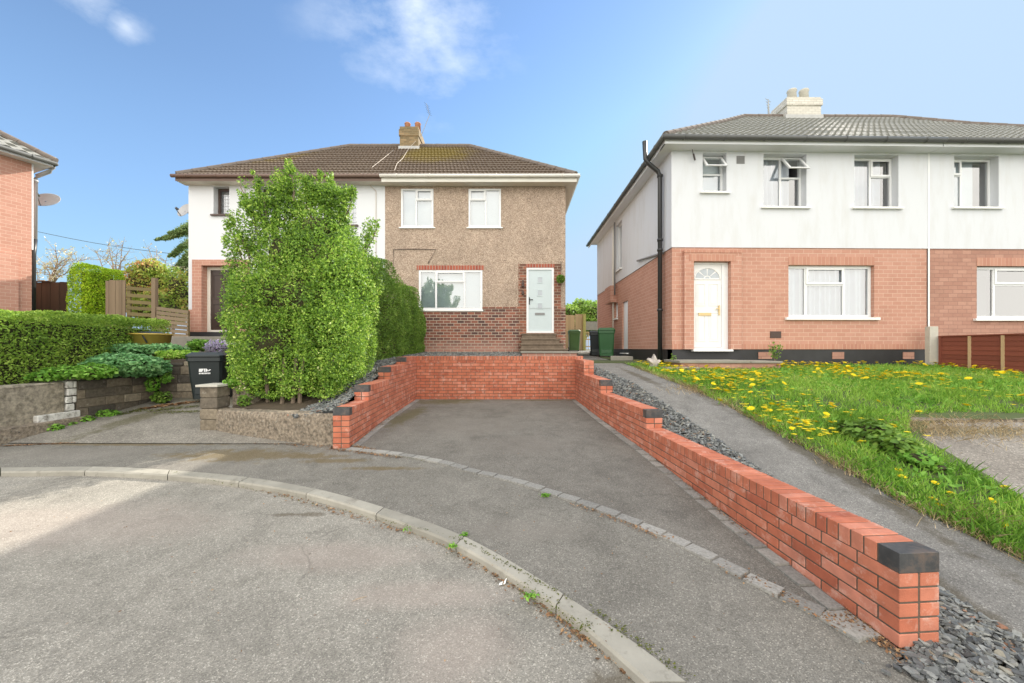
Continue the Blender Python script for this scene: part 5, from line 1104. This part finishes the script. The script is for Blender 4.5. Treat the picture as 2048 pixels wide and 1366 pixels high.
m=MB(); boards(m,(PX(211,Yf),Yf),(PX(250,Yf),Yf),1.1,PZ(561,Yf),.1,.025,.02); m.build('boards',M['fencegrey'],t)
Yf=11.4; t=thing('slatted_fence','mossy horizontal slatted wooden fence with gaps, behind the end of the clipped hedge','fence',(PX(285,Yf),Yf,1.2))
m=MB(); m.box(PX(305,Yf),Yf-.04,1.1,PX(313,Yf),Yf+.06,PZ(556,Yf)); m.build('post',M['fencegrey'],t)
m=MB(); m.box(PX(254,Yf),Yf-.01,1.1,PX(261,Yf),Yf+.04,PZ(571,Yf))
for k,py in enumerate((573,587,600,612,624)):
    a=pt(255,py,Yf);b_=pt(306,py+3.5,Yf); m.add([(a.x,Yf-.03,a.z-.1),(b_.x,Yf-.03,b_.z-.1),(b_.x,Yf-.012,b_.z-.1),(a.x,Yf-.012,a.z-.1),(a.x,Yf-.03,a.z),(b_.x,Yf-.03,b_.z),(b_.x,Yf-.012,b_.z),(a.x,Yf-.012,a.z)],[(0,3,2,1),(4,5,6,7),(0,1,5,4),(1,2,6,5),(2,3,7,6),(3,0,4,7)])
m.build('slats',M['fencegreen'],t)
t=thing('low_slat_fence','low brown horizontal slat fence sloping down to the corner of the white house','fence',(PX(345,11.3),11.3,1.2))
m=MB()
for k in range(7):
    a=pt(313,613+k*8.6,11.3);b_=pt(376,621+k*8.0,11.5); h=.105
    m.add([(a.x,a.y,a.z-h),(b_.x,b_.y,b_.z-h),(b_.x,b_.y+.02,b_.z-h),(a.x,a.y+.02,a.z-h),(a.x,a.y,a.z),(b_.x,b_.y,b_.z),(b_.x,b_.y+.02,b_.z),(a.x,a.y+.02,a.z)],[(0,3,2,1),(4,5,6,7),(0,1,5,4),(1,2,6,5),(2,3,7,6),(3,0,4,7)])
m.build('slats',M['fencegrey'],t)
m=MB()
for px,Y in ((314,11.35),(345,11.45),(375,11.55)): m.box(PX(px,Y)-.02,Y,1.1,PX(px,Y)+.03,Y+.05,PZ(622,Y))
m.build('battens',M['fencegreen'],t)
# yellow tub
Yt=8.5; c=pt(302,686,Yt); t=thing('garden_tub','yellow plastic tub with a black bag on it, among the plants beside the hedge','tub',(c.x,Yt,1.2))
m=MB(); m.lathe((c.x,Yt,1.2),[(.28,0),(.35,PZ(670,Yt)-1.2),(.38,PZ(670,Yt)-1.2),(.38,PZ(667.5,Yt)-1.2),(.34,PZ(667.5,Yt)-1.2),(.30,PZ(672,Yt)-1.2)],24); m.build('tub_body',M['yellowtub'],t,smooth=True)
m=MB(); m.lathe((c.x-.03,Yt,PZ(668,Yt)-.02),[(.30,0),(.32,.03),(.2,.07),(.05,.08)],14,1,.7); m.build('tub_cover',M['binblack'],t)
m=MB(); a=pt(281,664,Yt-.3); m.tube([a,pt(290,679,Yt-.33),pt(294,686,Yt-.3)],.015,6); m.build('tub_strap',M['black'],t)
# plant mounds on the left garden
def mound(name,label,lst,mat,ls,dens,cat='plant',corem=True,flat=True,group=None):
    t=thing(name,label,cat,(lst[0][0][0],lst[0][0][1],lst[0][0][2]-lst[0][1][2]*.8),group)
    P,Nn=blobs_pts(lst,dens,.35); k=P[:,2]>lst[0][0][2]-lst[0][1][2]*1.2; P,Nn=P[k],Nn[k]
    npmesh('leaves',flatquads(P,ls,Nn*.5+np.array([0,0,.8]),.75,.45) if flat else leafquads(P,ls,Nn,.8,.45,up=.3),4,M[mat],t)
    if corem: blobcore('stems',lst,t,'core',.6)
    return t
mound('columbine_plant','low mound of blue green columbine leaves spilling over the old stone wall',[B(250,728,6.9,62,22,.45),B(215,735,6.7,35,20,.35),B(290,735,7.1,38,20,.35)],'leafblue',.06,1500)
mound('columbine_plant','row of blue green leafy plants below the yellow tub',[B(250,700,7.9,50,13,.4),B(325,698,8.0,45,11,.3),B(225,690,8.1,20,12,.3)],'leafblue',.06,1500)
mound('bramble_plant','bright green leafy weeds at the top of the wall above the white painted blocks',[B(185,742,6.3,35,16,.3),B(135,745,6.1,35,14,.3),B(90,752,5.9,25,10,.2)],'leafbright',.055,1100)
mound('bright_green_plant','rounded bright green plant left of the lavender near the black bin',[B(400,690,9.2,18,12,.3)],'leafbright',.05,2200)
mound('lavender_plant','grey purple lavender bush between the bright green plant and the tall shrub',[B(440,695,9.3,24,15,.35)],'lav',.05,2600,flat=False)
mound('grass_clump','patch of bright grass and yellow weeds behind the black bin',[B(355,708,7.95,36,9,.3)],'grass',.05,2500,flat=False)
mound('wallflower_weed','green fern-like weed growing out of the pillar beside the tall shrub',[B(465,765,6.0,14,9,.12)],'leafbright',.05,1800)
mound('ivy_weed','small ivy hanging over the old stone wall end',[B(305,768,7.15,12,16,.1),B(332,753,7.3,10,14,.1)],'leafbright',.05,1500)
mound('wall_base_weed','fern and weeds at the foot of the stone wall near the dead leaves',[B(322,795,7.2,18,12,.12)],'leafhedge',.05,1500)
mound('wall_base_weed','weeds along the foot of the low ledge left of the apron',[B(215,828,6.5,26,8,.1),B(175,838,6.2,12,6,.08)],'leafbright',.045,1500)
mound('wall_base_weed','weeds at the bottom left foot of the old wall',[B(90,855,5.75,36,9,.1),B(130,848,6.0,22,7,.08),B(55,862,5.6,18,6,.08)],'leafbright',.045,1500)
mound('pillar_weed','green weed growing behind the low concrete wall, right of the pillar',[B(488,802,5.95,12,13,.1)],'leafhedge',.05,1500,flat=False)
# ball
P,Nn=blobs_pts([((BALL[1].x,BALL[1].y,BALL[1].z),(.13,.13,.13))],14000,.2); npmesh('ball',leafquads(P,.03,Nn,.7),4,M['leafhedge'],BALL[0])
m=MB(); m.lathe((BALL[1].x,BALL[1].y,BALL[1].z-.11),[(.02,0),(.10,.05),(.11,.11),(.10,.17),(.02,.22)],12); m.build('ball_core',M['core'],BALL[0])
# ---------------------------------------------------------------- wheelie bins
def bin_(label,c,rot,h,wd,dp,mat,lidmat=None,group='wheeled household bins'):
    t=thing('wheelie_bin',label,'wheelie bin',c,group); t.rotation_euler.z=rot
    t['_o']=(0,0,0); lm=lidmat or mat
    def pb(name,mb,m,par,bv=0,smooth=False): o=mb.build(name,M[m],None,smooth=smooth,bevel=bv); o.parent=par; return o
    m=MB(); w0,w1=wd*.40,wd*.5; d0,d1=dp*.33,dp*.5; hb_=h*.90
    def R_(w_,d_f,d_b,z,r=.04): 
        return [(-w_+r,-d_f,z),(w_-r,-d_f,z),(w_,-d_f+r,z),(w_,d_b-r,z),(w_-r,d_b,z),(-w_+r,d_b,z),(-w_,d_b-r,z),(-w_,-d_f+r,z)]
    rings=[R_(w0,d0,d0,.04),R_(w0*1.02,d0*1.02,d0*1.05,.12),R_(w0+(w1-w0)*.5,d0+(d1-d0)*.5,d0+(d1-d0)*.4,hb_*.55),R_(w1*.94,d1*.95,d1*.9,hb_*.9),R_(w1*1.0,d1*1.02,d1*.98,hb_*.905),R_(w1,d1*1.02,d1*.98,hb_)]
    vs=[v for r in rings for v in r]; fs=[tuple(range(8))[::-1],tuple(range(40,48))]
    for i in range(5):
        for k in range(8): fs.append((i*8+k,i*8+(k+1)%8,(i+1)*8+(k+1)%8,(i+1)*8+k))
    m.add(vs,fs); body=pb('bin_body',m,mat,t,.006)
    m=MB(); m.box(-w0*.75,-d0*1.05-.012,.14,w0*.75,-d0*1.02,hb_*.36); pb('front_panel',m,mat,body,.004)
    m=MB(); A=R_(w1*1.04,d1*1.08,d1*1.0,hb_+.002,.05); Bq=R_(w1*1.04,d1*1.08,d1*1.0,hb_+.035,.05); Cq=R_(w1*.82,d1*.82,d1*.8,h,.06); D=R_(w1*.74,d1*.74,d1*.72,h-.012,.05)
    vs=A+Bq+Cq+D; fs=[tuple(range(8))[::-1],tuple(range(24,32))]
    for i in range(3):
        for k in range(8): fs.append((i*8+k,i*8+(k+1)%8,(i+1)*8+(k+1)%8,(i+1)*8+k))
    m.add(vs,fs); lid=pb('lid',m,lm,t,.006)
    m=MB(); m.tube([(-w1*.7,d1*1.0,hb_-.01),(-w1*.7,d1*1.16,hb_),(w1*.7,d1*1.16,hb_),(w1*.7,d1*1.0,hb_-.01)],.014,8); pb('handle_bar',m,mat,t,smooth=True)
    for s in (-1,1):
        m=MB(); q=[(s*w0*1.02+s*.02,d0*.9+.0,.0)]
        m.tube([(s*w0*.98,d0*.95,.1),(s*(w0*.98+.05),d0*.95,.1)],.1,18); pb('wheel',m,'black',t,smooth=False)
    return t
kb=bin_('black wheelie bin with small white logo between the stone wall and the tall shrub',(-5.93,7.42,.50),.32,.93,.58,.62,'binblack')
m=MB(); 
def lg(pts): m.add([(x,-.0,z) for x,z in pts],[tuple(range(len(pts)))])
lg([(0,.04),(.05,.04),(.075,.10),(.08,.04),(.10,.04),(.10,.13),(.03,.13),(0,.10)]); lg([(.105,.04),(.13,.045),(.165,.12),(.14,.07),(.118,.10),(.112,.13),(.105,.13)]); lg([(.14,.06),(.15,.05),(.18,.07),(.19,.085),(.165,.085)])
for k in range(8): lg([(.003+.023*k,0),(.02+.023*k,0),(.02+.023*k,.026),(.003+.023*k,.026)])
lo=m.build('printed_logo',M['upvc']); lo.parent=[c for c in kb.children if c.name.startswith('bin_body')][0]; lo.location=(-.09,-.288,.52); lo.rotation_euler=(math.radians(-6),0,0)
bin_('small faded green wheelie bin in front of the larch fence behind the pebbledash house',(PX(1148,19),19,1.37),0,1.06,.56,.6,'bingreen2')
bin_('large dark green wheelie bin in front of the white side door of the right-hand house',(PX(1213,13.9),13.9,1.19),-.25,1.06,.6,.65,'bingreen')
bin_('black wheelie bin with a grey lid tucked behind the large dark green bin',(PX(1192,14.9),14.9,1.2),-.2,1.0,.5,.55,'binblack','binblack')
# ---------------------------------------------------------------- background between the houses
Yf=20; t=thing('larch_fence','tall light wooden close-boarded fence closing the gap behind the pebbledash house','fence',(PX(1150,Yf),Yf,1.4))
m=MB(); boards(m,(PX(1118,Yf),Yf),(PX(1149.5,Yf),Yf),1.4,PZ(630,Yf),.125); boards(m,(PX(1150.5,Yf),Yf-.02),(PX(1168,Yf),Yf-.02),1.4,PZ(628.5,Yf),.125); m.build('boards',M['fencetan'],t)
m=MB(); m.box(PX(1166,Yf-.1),Yf-.16,1.4,PX(1171.5,Yf-.1),Yf-.04,PZ(628,Yf)); m.build('post',M['greentimber'],t)
Yf=22; t=thing('concrete_panel_wall','pale grey concrete panel wall with a wire gate seen through the gap beside the larch fence','wall',(PX(1182,Yf),Yf,1.3))
m=MB(); m.box(PX(1165,Yf),Yf,PZ(660,Yf),PX(1215,Yf),Yf+.08,PZ(643,Yf)); m.build('panel',M['concslab'],t)
m=MB()
for k in range(9): m.box(PX(1168,Yf)+k*.1,Yf-.3,1.4,PX(1168,Yf)+k*.1+.035,Yf-.27,PZ(664,Yf))
for py in (664,678,692): m.box(PX(1166,Yf),Yf-.28,PZ(py+2,Yf),PX(1200,Yf),Yf-.26,PZ(py,Yf))
m.build('gate',M['fencetan'],t)
m=MB(); m.box(PX(1150,16),15.2,1.262,PX(1185,16),18.6,1.33); tag(m.build('concrete_paving',M['concpost']),kind='structure')
t=thing('garden_bush','sunlit bright green bush behind the larch fence between the two houses','bush',(PX(1165,25),25,1.4))
bl_=[B(1140,628,25,24,20,.9),B(1165,622,26,24,26,.9),B(1185,630,25,22,30,.9),B(1170,650,25,40,25,.9),B(1205,640,26,26,28,.9),B(1120,640,25,20,25,.9)]
P,Nn=blobs_pts(bl_,260,.5); npmesh('foliage',leafquads(P,.15,Nn,.9,.5),4,M['leafback'],t); blobcore('inner_twigs',bl_,t,'core',.7)
# ---------------------------------------------------------------- right: fence with concrete post
t=thing('larch_lap_fence','low red-brown lap fence panels at the right edge of the dandelion lawn','fence',(10.35,9.3,1))
m=MB(); m.box(PX(1855.5,9.35),9.3,.8,PX(1872.5,9.35),9.42,PZ(653,9.35)); m.build('concrete_post',M['concpost'],t,bevel=.008)
Xf=10.36; m=MB()
for k in range(7):
    zt2=1.80-.105*k
    for (ya,yb) in ((9.28,7.45),):
        m.add([(Xf,ya,zt2-.125),(Xf-.015,ya,zt2-.125),(Xf-.004,ya,zt2),(Xf+.008,ya,zt2),(Xf,yb,zt2-.145),(Xf-.015,yb,zt2-.145),(Xf-.004,yb,zt2-.02),(Xf+.008,yb,zt2-.02)],[(0,1,2,3),(7,6,5,4),(1,5,6,2),(0,3,7,4),(3,2,6,7),(0,4,5,1)])
m.build('lap_boards',M['fencebrown'],t)
for ya in (9.24,8.64,8.05,7.47):
    m=MB(); m.box(Xf-.045,ya-.02,1.0,Xf-.01,ya+.02,1.79-.01*(9.3-ya)); m.build('batten',M['fencetan'] if ya in (8.64,8.05) else M['fencebrown'],t)
m=MB(); m.box(Xf-.035,7.4,1.785,Xf+.02,9.27,1.81); m.box(Xf-.02,7.4,.93,Xf+.01,9.27,1.05); m.build('frame_rails',M['fencebrown'],t)
# pad edging
m=MB(); xx=4.95
while xx<15.5:
    l=random.uniform(.55,.9); m.box(xx,4.78+random.uniform(-.02,.02),.40,xx+l-.015,4.94,.62+random.uniform(-.02,.02)); xx+=l
tag(m.build('concrete_edging',M['conc'],bevel=.015),kind='structure')
# rock by the pipe
bm=bmesh.new(); bmesh.ops.create_icosphere(bm,subdivisions=3,radius=1); m=MB(); cr=pt(1307,732,8.9)
m.add([(cr.x+v.co.x*.13*(1+.3*math.sin(v.co.z*5)),cr.y+v.co.y*.12,1.08+(v.co.z+.6)*.15*(1+.25*math.sin(v.co.x*6+1))) for v in bm.verts],[[v.index for v in f.verts] for f in bm.faces]); bm.free()
tag(m.build('rock',M['rock']),'pale lump of rock on the grass at the foot of the black pipe','rock')
m=MB(); m.prism([(PX(1218,11.2),11.0),(PX(1262,11.2),11.0),(PX(1258,11.7),11.9),(PX(1225,11.7),11.9)],1.15,1.27); tag(m.build('paving_slab',M['concslab'],bevel=.01),'mossy flat paving slab in the grass below the white side door','slab')
# ---------------------------------------------------------------- slate chips
def chips(name,pts,zf,smin,smax,label=None):
    n=len(pts); K=6; V=[]
    ang=np.sort(rng.random((n,K))*2*np.pi/K*.8+np.arange(K)*2*np.pi/K,axis=1); a=rng.uniform(smin,smax,n)*(.6+.8*rng.random(n)); b=a*rng.uniform(.4,.75,n); th=rng.uniform(.004,.012,n)
    x=np.cos(ang)*a[:,None]*.5; y=np.sin(ang)*b[:,None]*.5
    top=np.stack([x,y,np.tile(th[:,None]*.5,(1,K))],2); bot=np.stack([x*1.05,y*1.05,np.tile(-th[:,None]*.5,(1,K))],2)
    tz=rng.random(n)*6.28; tx=rng.normal(size=n)*.32; ty=rng.normal(size=n)*.28
    def rot(P):
        x,y,z=P[...,0],P[...,1],P[...,2]; c,s=np.cos(tx)[:,None],np.sin(tx)[:,None]; y,z=y*c-z*s,y*s+z*c; c,s=np.cos(ty)[:,None],np.sin(ty)[:,None]; x,z=x*c+z*s,-x*s+z*c; c,s=np.cos(tz)[:,None],np.sin(tz)[:,None]; x,y=x*c-y*s,x*s+y*c; return np.stack([x,y,z],2)
    C=np.array([(p[0],p[1],zf(p[0],p[1])+random.uniform(.004,.03)) for p in pts])[:,None,:]
    T=rot(top)+C; Bt=rot(bot)+C; Vs=np.concatenate([T,Bt],1).reshape(-1,3)
    me=bpy.data.meshes.new(name); fs=[]
    for i in range(n):
        o=i*12; fs.append(tuple(o+k for k in range(6)))
        for k in range(6): fs.append((o+k,o+6+k,o+6+(k+1)%6,o+(k+1)%6))
    me.from_pydata([tuple(v) for v in Vs],[],fs); me.materials.append(M['slate']); me.update(); o=bpy.data.objects.new(name,me); COL.objects.link(o); o['kind']='stuff'; o['label']=label; o['category']='slate chippings'
pts=[]
for i in range(13000):
    y=1.25+8.0*random.random()**1.5; a=wallR(y)+.215 if y>1.9 else 1.95; b_=slR(y)+.02; pts.append((random.uniform(a,b_),y))
for i in range(500): pts.append((random.gauss(1.96,.07),random.uniform(1.4,1.86)))
chips('slate_chippings',pts,lambda x,y:(ZSR(x,y) if x>1.98 or y>2 else g(y))-.005,.022,.06,'grey slate chippings in the narrow strip right of the brick wall')
pts=[(random.uniform(-3.15,wallL(y)-.2),y) for y in [5.2+4.2*random.random() for _ in range(5500)]]+[(random.uniform(-3.2,.22),9.62+2.6*random.random()) for _ in range(5500)]
chips('slate_chippings',pts,ZSL,.025,.06,'grey slate chippings between the hedge and the brick wall and under the ground floor window')
# ---------------------------------------------------------------- lawn grass
def inpoly(q,poly):
    ins=np.zeros(len(q),bool); j=len(poly)-1
    for i in range(len(poly)):
        xi,yi=poly[i];xj,yj=poly[j]; ins^=((yi>q[:,1])!=(yj>q[:,1]))&(q[:,0]<(xj-xi)*(q[:,1]-yi)/((yj-yi)+1e-12)+xi); j=i
    return q[ins]
HPL=lambda q:np.array([HL(a,b) for a,b in q])
HP=lambda P:np.interp(P,[1.3,1.85,2.5,4.1,5.5,6.3,8,9.4,12,14.3],[-.01,.03,.14,.45,.72,.86,.99,1.08,1.15,1.19])
def blades(q,h,w_,mat,name,lean=.5,par=None,zf=None):
    n=len(q); z=(zf(q) if zf else HPL(q)+.01); base=np.c_[q,z]; hh=h*(1+.4*rng.normal(size=n)).clip(.3,2.2); d=rng.random(n)*6.28; ln=lean*rng.random(n)*hh
    tip=base+np.c_[np.cos(d)*ln,np.sin(d)*ln,hh]; s=np.c_[-np.sin(d),np.cos(d),np.zeros(n)]*w_*.5; mid=base+(tip-base)*.5+np.c_[np.zeros(n),np.zeros(n),hh*.1]
    V=np.stack([base-s,base+s,mid+s*.8,tip,mid-s*.8],1).reshape(-1,3); o=npmesh(name,V,5,M[mat],par); return o
LWp=[(p[0]-.05,p[1]) for p in PR[:9]]+[(3.9,12.5),(3.9,9.45),(11,9.55),(10.4,7.3),(12.5,5.2),(5.2,4.98),(4.5,4.35),(4.2,3.4),(4.02,2.9),(4.02,1.3)]
n=230000; q=np.c_[rng.uniform(2.75,11,n),1.35+8.3*rng.random(n)]
cl=nz3(np.c_[q,q[:,0]],2.3)+.4*nz3(np.c_[q,q[:,1]],6); q=q[rng.random(n)<np.clip(.7+1.1*cl,.08,1)*np.clip(1.35-.09*q[:,1],.3,1)]; q=inpoly(q,LWp)
hgt=np.clip(.09-.004*q[:,1],.045,.09)*(1+.35*nz3(np.c_[q,q[:,0]],1.9)); o=blades(q,hgt,.0065,'grass','lawn_grass',1.1); tag(o,'long lush lawn grass left of the concrete pad and in front of the right-hand houses','grass',kind='stuff')
# dandelion and dock leaves, broad
n=26000; q=np.c_[rng.uniform(2.9,11,n),1.4+8.0*rng.random(n)]; q=inpoly(q,LWp); cl=nz3(np.c_[q,q[:,0]],2.9,4); q=q[cl>-.15]
P=np.c_[q,HPL(q)+.02+.05*rng.random(len(q))]; o=npmesh('lawn_weeds',leafquads(P,.085,np.tile([0,0,1.],(len(P),1)),.8,.3,up=.35),4,M['leafbright'],None); tag(o,'broad-leaved weeds growing through the lawn','weeds',kind='stuff')
# dead grass along the edges
m_=[]
for i in range(2600):
    k=random.random(); y=1.5+7.4*k**1.3; x=float(np.interp(y,[p[1] for p in PR],[p[0] for p in PR]))+random.gauss(-.01,.035); m_.append((x,y))
for (px,py,r,c) in ((1400,782,.22,500),(1960,1045,.14,500),(1700,930,.12,200),(1850,860,.25,500),(1960,860,.4,700),(1760,850,.1,100)):
    v=hit(px,py,hp)
    for i in range(c): m_.append((random.gauss(v.x,r),random.gauss(v.y,r*.6)))
o=blades(np.array(m_),.05,.004,'drygrass','dead_grass',2.2); tag(o,'straw-coloured dead grass along the edge of the asphalt path and pad','dry grass',kind='stuff')
# dandelions
def flowermesh():
    m=MB(); m.tube([(0,0,-.06),(.003,0,-.02),(0,0,0)],.0025,5)
    m.cur=1; 
    for ringn,(r,z,k,w_) in enumerate(((.021,.002,13,.011),(.015,.006,11,.010),(.009,.009,8,.008))):
        for i in range(k):
            a=2*math.pi*(i+.3*ringn)/k; c,s=math.cos(a),math.sin(a); px_,py_=-s*w_*.5,c*w_*.5
            m.add([(0,0,z-.002),(c*r*.6+px_,s*r*.6+py_,z),(c*r,s*r,z+.003),(c*r*.6-px_,s*r*.6-py_,z)],[(0,1,2,3)])
    m.lathe((0,0,-.001),[(.004,-.006),(.009,0),(.006,.006),(.002,.008)],8)
    o=m.build('dandelion',[M['leafbright'],M['dandelion']]); return o
fl=flowermesh(); proto=True
spots=[]
for (px,py) in ((1866,998),(1878,1010),(1901,986),(1984,1001),(2008,1051),(1797,940),(1804,953),(1870,966),(2010,974),(1548,853),(1672,889),(1725,880),(1720,884),(1712,874),(1700,871),(1742,884),(1684,850),(1630,843),(1545,835),(1523,833),(1507,827),(1700,831),(1838,823),(1662,806),(1756,802),(1370,762),(1440,800)): 
    v=hit(px,py,hp,.06); spots.append((v.x,v.y,v.z))
q=np.c_[rng.uniform(2.9,10.3,20000),rng.uniform(4.0,9.4,20000)]; q=inpoly(q,LWp)
cl=nz3(np.c_[q,q[:,0]],1.7,2)+.8*np.exp(-((q[:,0]-3.9)**2/.5+(q[:,1]-7.2)**2/.6))*2+ (q[:,1]-6.5)*.16-(q[:,0]-6)*.06
pr=np.clip(cl+.35,0,1)**1.2; q=q[rng.random(len(q))<pr*.5]; qx=q[300-len(spots):1500]; q=q[:300-len(spots)]
for x,y in q: spots.append((float(x),float(y),HL(x,y)+.09+random.uniform(0,.06)))
for i,(x,y,z) in enumerate(spots):
    o=fl if i==0 else fl.copy()
    if i: COL.objects.link(o)
    o.location=(x,y,z); o.rotation_euler=(random.gauss(-.1,.3),random.gauss(0,.25),random.uniform(0,6)); s=random.uniform(.75,1.15); s=s*(1.6 if y<4.5 else 2.2); o.scale=(s,s,1 if z<.2 else 1.1)
    tag(o,'yellow dandelion flower open in the green lawn','dandelion','dandelions flowering across the lawn')
P=[];
for x,y in qx:
    c=np.array([x,y,HL(x,y)+.09+.06*random.random()])
    for k in range(9):
        a=2*math.pi*k/9+random.random(); d=np.array([math.cos(a),math.sin(a),.15]); t=np.array([-math.sin(a),math.cos(a),0]); r=.036*random.uniform(.8,1.1)
        P+= [c,c+d*r*.7+t*.012,c+d*r,c+d*r*.7-t*.012]
tag(npmesh('dandelion_heads',np.array(P),4,M['dandelion']),'small yellow dandelion heads massed across the back of the lawn','dandelions',kind='stuff')
# nettle clump and roses
mound('leafy_clump','dark leafy weed clump between the lawn and the concrete pad',[B(1740,865,4.15,42,24,.25),B(1790,890,3.85,38,20,.2),B(1695,858,4.3,22,16,.15)],'leafhedge',.06,1500)
mound('leafy_clump','pale green weeds trailing over the corner of the concrete pad',[B(1838,915,3.62,30,14,.15),B(1878,935,3.5,18,8,.1)],'leafbright',.04,1600)
def stemplant(name,label,base,hs,mat,ls,n=5):
    t=thing(name,label,'plant',tuple(base)); tb=MB(); lp=[]
    for i in range(n):
        d=Vector((random.uniform(-.35,.35),random.uniform(-.1,.1),1)); h=hs*random.uniform(.6,1); e=base+d*h; tb.tube([base,base+d*h*.5+Vector((.01,0,0)),e],[.006,.004,.002],5)
        for j in range(26): lp.append(tuple(base+d*h*random.uniform(.35,1)+Vector([random.gauss(0,.035) for _ in range(3)])))
    tb.build('stems',M['bark'],t); npmesh('leaves',leafquads(np.array(lp),ls,None,asp=.6),4,M[mat],t)
stemplant('rose_plant','thin straggly rose growing in front of the black plinth right of the step',Vector((PX(1550,9.2),9.2,1.15)),.58,'leafhedge',.05,6)
stemplant('rose_plant','small weed at the left end of the garden step by the black pipe',Vector((PX(1345,9.1),9.1,1.1)),.25,'leafhedge',.04,5)
# small weeds and litter on the road
def weed(label,px,py,r,n,mat='leafbright',fn=g):
    v=hit(px,py,fn); P=np.c_[rng.normal(v.x,r,n),rng.normal(v.y,r*.6,n),v.z+.004+.02*rng.random(n)]; o=npmesh('small_weed',flatquads(P,.022,np.tile([0,0,1.],(n,1)),.5,.6),4,M[mat],None); tag(o,label,'weed')
weed('small green weed growing at the granite setts in the middle of the drive mouth',1090,993,.022,120)
weed('small green weed in a kerb joint near the centre of the kerb',905,1095,.018,70)
weed('tiny yellow green sprig on the road below the kerb',812,1061,.015,24)
weed('green weed in the mossy gutter below the kerb near the bottom',1060,1195,.02,50)
weed('little weed on top of the kerb joint beside the pavement',930,1072,.014,40)
def scatter(name,label,segs,n,sp,size,mat,cat,fn=g,zoff=.006):
    P=[]
    for i in range(n):
        (a,b_,w_)=random.choice(segs); k=random.random(); px=a[0]+(b_[0]-a[0])*k; py=a[1]+(b_[1]-a[1])*k; v=hit(px,py,fn); P.append((v.x+random.gauss(0,w_),v.y+random.gauss(0,w_*.7),v.z+zoff+random.uniform(0,.006)))
    P=np.array(P); o=npmesh(name,flatquads(P,size,np.tile([0,0,1.],(len(P),1)),.55,.25,.5),4,M[mat],None); tag(o,label,cat,kind='stuff')
gr=lambda y:g(y)-.05
scatter('leaf_litter','brown leaf litter in the gutter under the kerb',[((480,968),(900,1090),.03),((900,1095),(1110,1215),.03),((1040,1170),(1190,1290),.045),((1110,1220),(1300,1370),.03)],1300,0,.018,'litter','leaf litter',gr)
scatter('leaf_litter','dead leaves and moss along the low concrete wall and pillar',[((430,880),(660,895),.05),((660,898),(800,915),.04),((700,890),(760,905),.03)],900,0,.022,'litter','leaf litter')
scatter('leaf_litter','heap of dry brown leaves in front of the black bin',[((325,812),(392,804),.07),((290,818),(335,810),.05)],700,0,.045,'litter','leaf litter',ga)
scatter('leaf_litter','debris in the crack between pavement and side driveway',[((0,893),(180,885),.015),((180,885),(560,882),.015)],800,0,.024,'litter','leaf litter',g)
scatter('leaf_litter','debris along the setts and at the foot of the brick wall near its end',[((1150,1010),(1330,1080),.03),((1440,1130),(1700,1260),.035),((1690,1230),(1810,1320),.04),((1240,860),(1500,1075),.02),((700,893),(830,803),.02)],1500,0,.015,'litter','leaf litter',g,.012)
scatter('moss_tufts','moss along the kerb, setts and wall feet',[((340,943),(920,1078),.012),((920,1078),(1140,1200),.012),((1180,1215),(1380,1360),.02),((720,900),(900,930),.03),((1040,1165),(1180,1270),.04),((830,803),(1150,803),.02)],1300,0,.011,'moss','moss')
scatter('leaf_litter','tiny bits of debris scattered over the road and pavement',[((100,1000),(900,1300),.5),((600,1000),(1300,1300),.4),((500,900),(1400,1150),.4),((900,850),(1200,1000),.5)],500,0,.010,'litter','leaf litter',gr,.052)
scatter('moss_tufts','moss and dirt along the back of the side driveway in front of the black bin',[((300,822),(400,812),.1),((330,825),(410,822),.12),((240,830),(300,815),.05)],2500,0,.02,'moss','moss',ga)
m=MB(); v=hit(1004,1170,gr); m.add([(v.x-.02,v.y-.01,v.z+.005),(v.x+.0,v.y-.015,v.z+.012),(v.x+.005,v.y+.015,v.z+.016),(v.x-.018,v.y+.012,v.z+.004)],[(0,1,2,3)]); m.add([(v.x+.005,v.y-.005,v.z+.006),(v.x+.02,v.y-.01,v.z+.014),(v.x+.03,v.y+.03,v.z+.03),(v.x+.01,v.y+.02,v.z+.008)],[(0,1,2,3)])
so_=m.modifiers if False else None
o=m.build('paper_scrap',M['paper']); sm=o.modifiers.new('thick','SOLIDIFY'); sm.thickness=.0012; tag(o,'crumpled white scrap of paper on the road near the kerb','litter')
m=MB(); v=hit(1604,1163,g); m.lathe((v.x,v.y,v.z),[(.008,0),(.013,.005),(.009,.011),(.002,.013)],8,1.2,.8); tag(m.build('pebble',M['rock']),'small pale pebble on the ground at the foot of the brick wall','pebble')
m=MB(); v=hit(720,1200,gr); m.tube([v+Vector((-.04,-.02,.006)),v+Vector((.0,.0,.01)),v+Vector((.03,.025,.006))],.0018,5); m.tube([v+Vector((-.03,.0,.006)),v+Vector((.02,.02,.008))],.0014,5); tag(m.build('dry_twig',M['twig']),'thin dry straw twig lying on the road','twig')
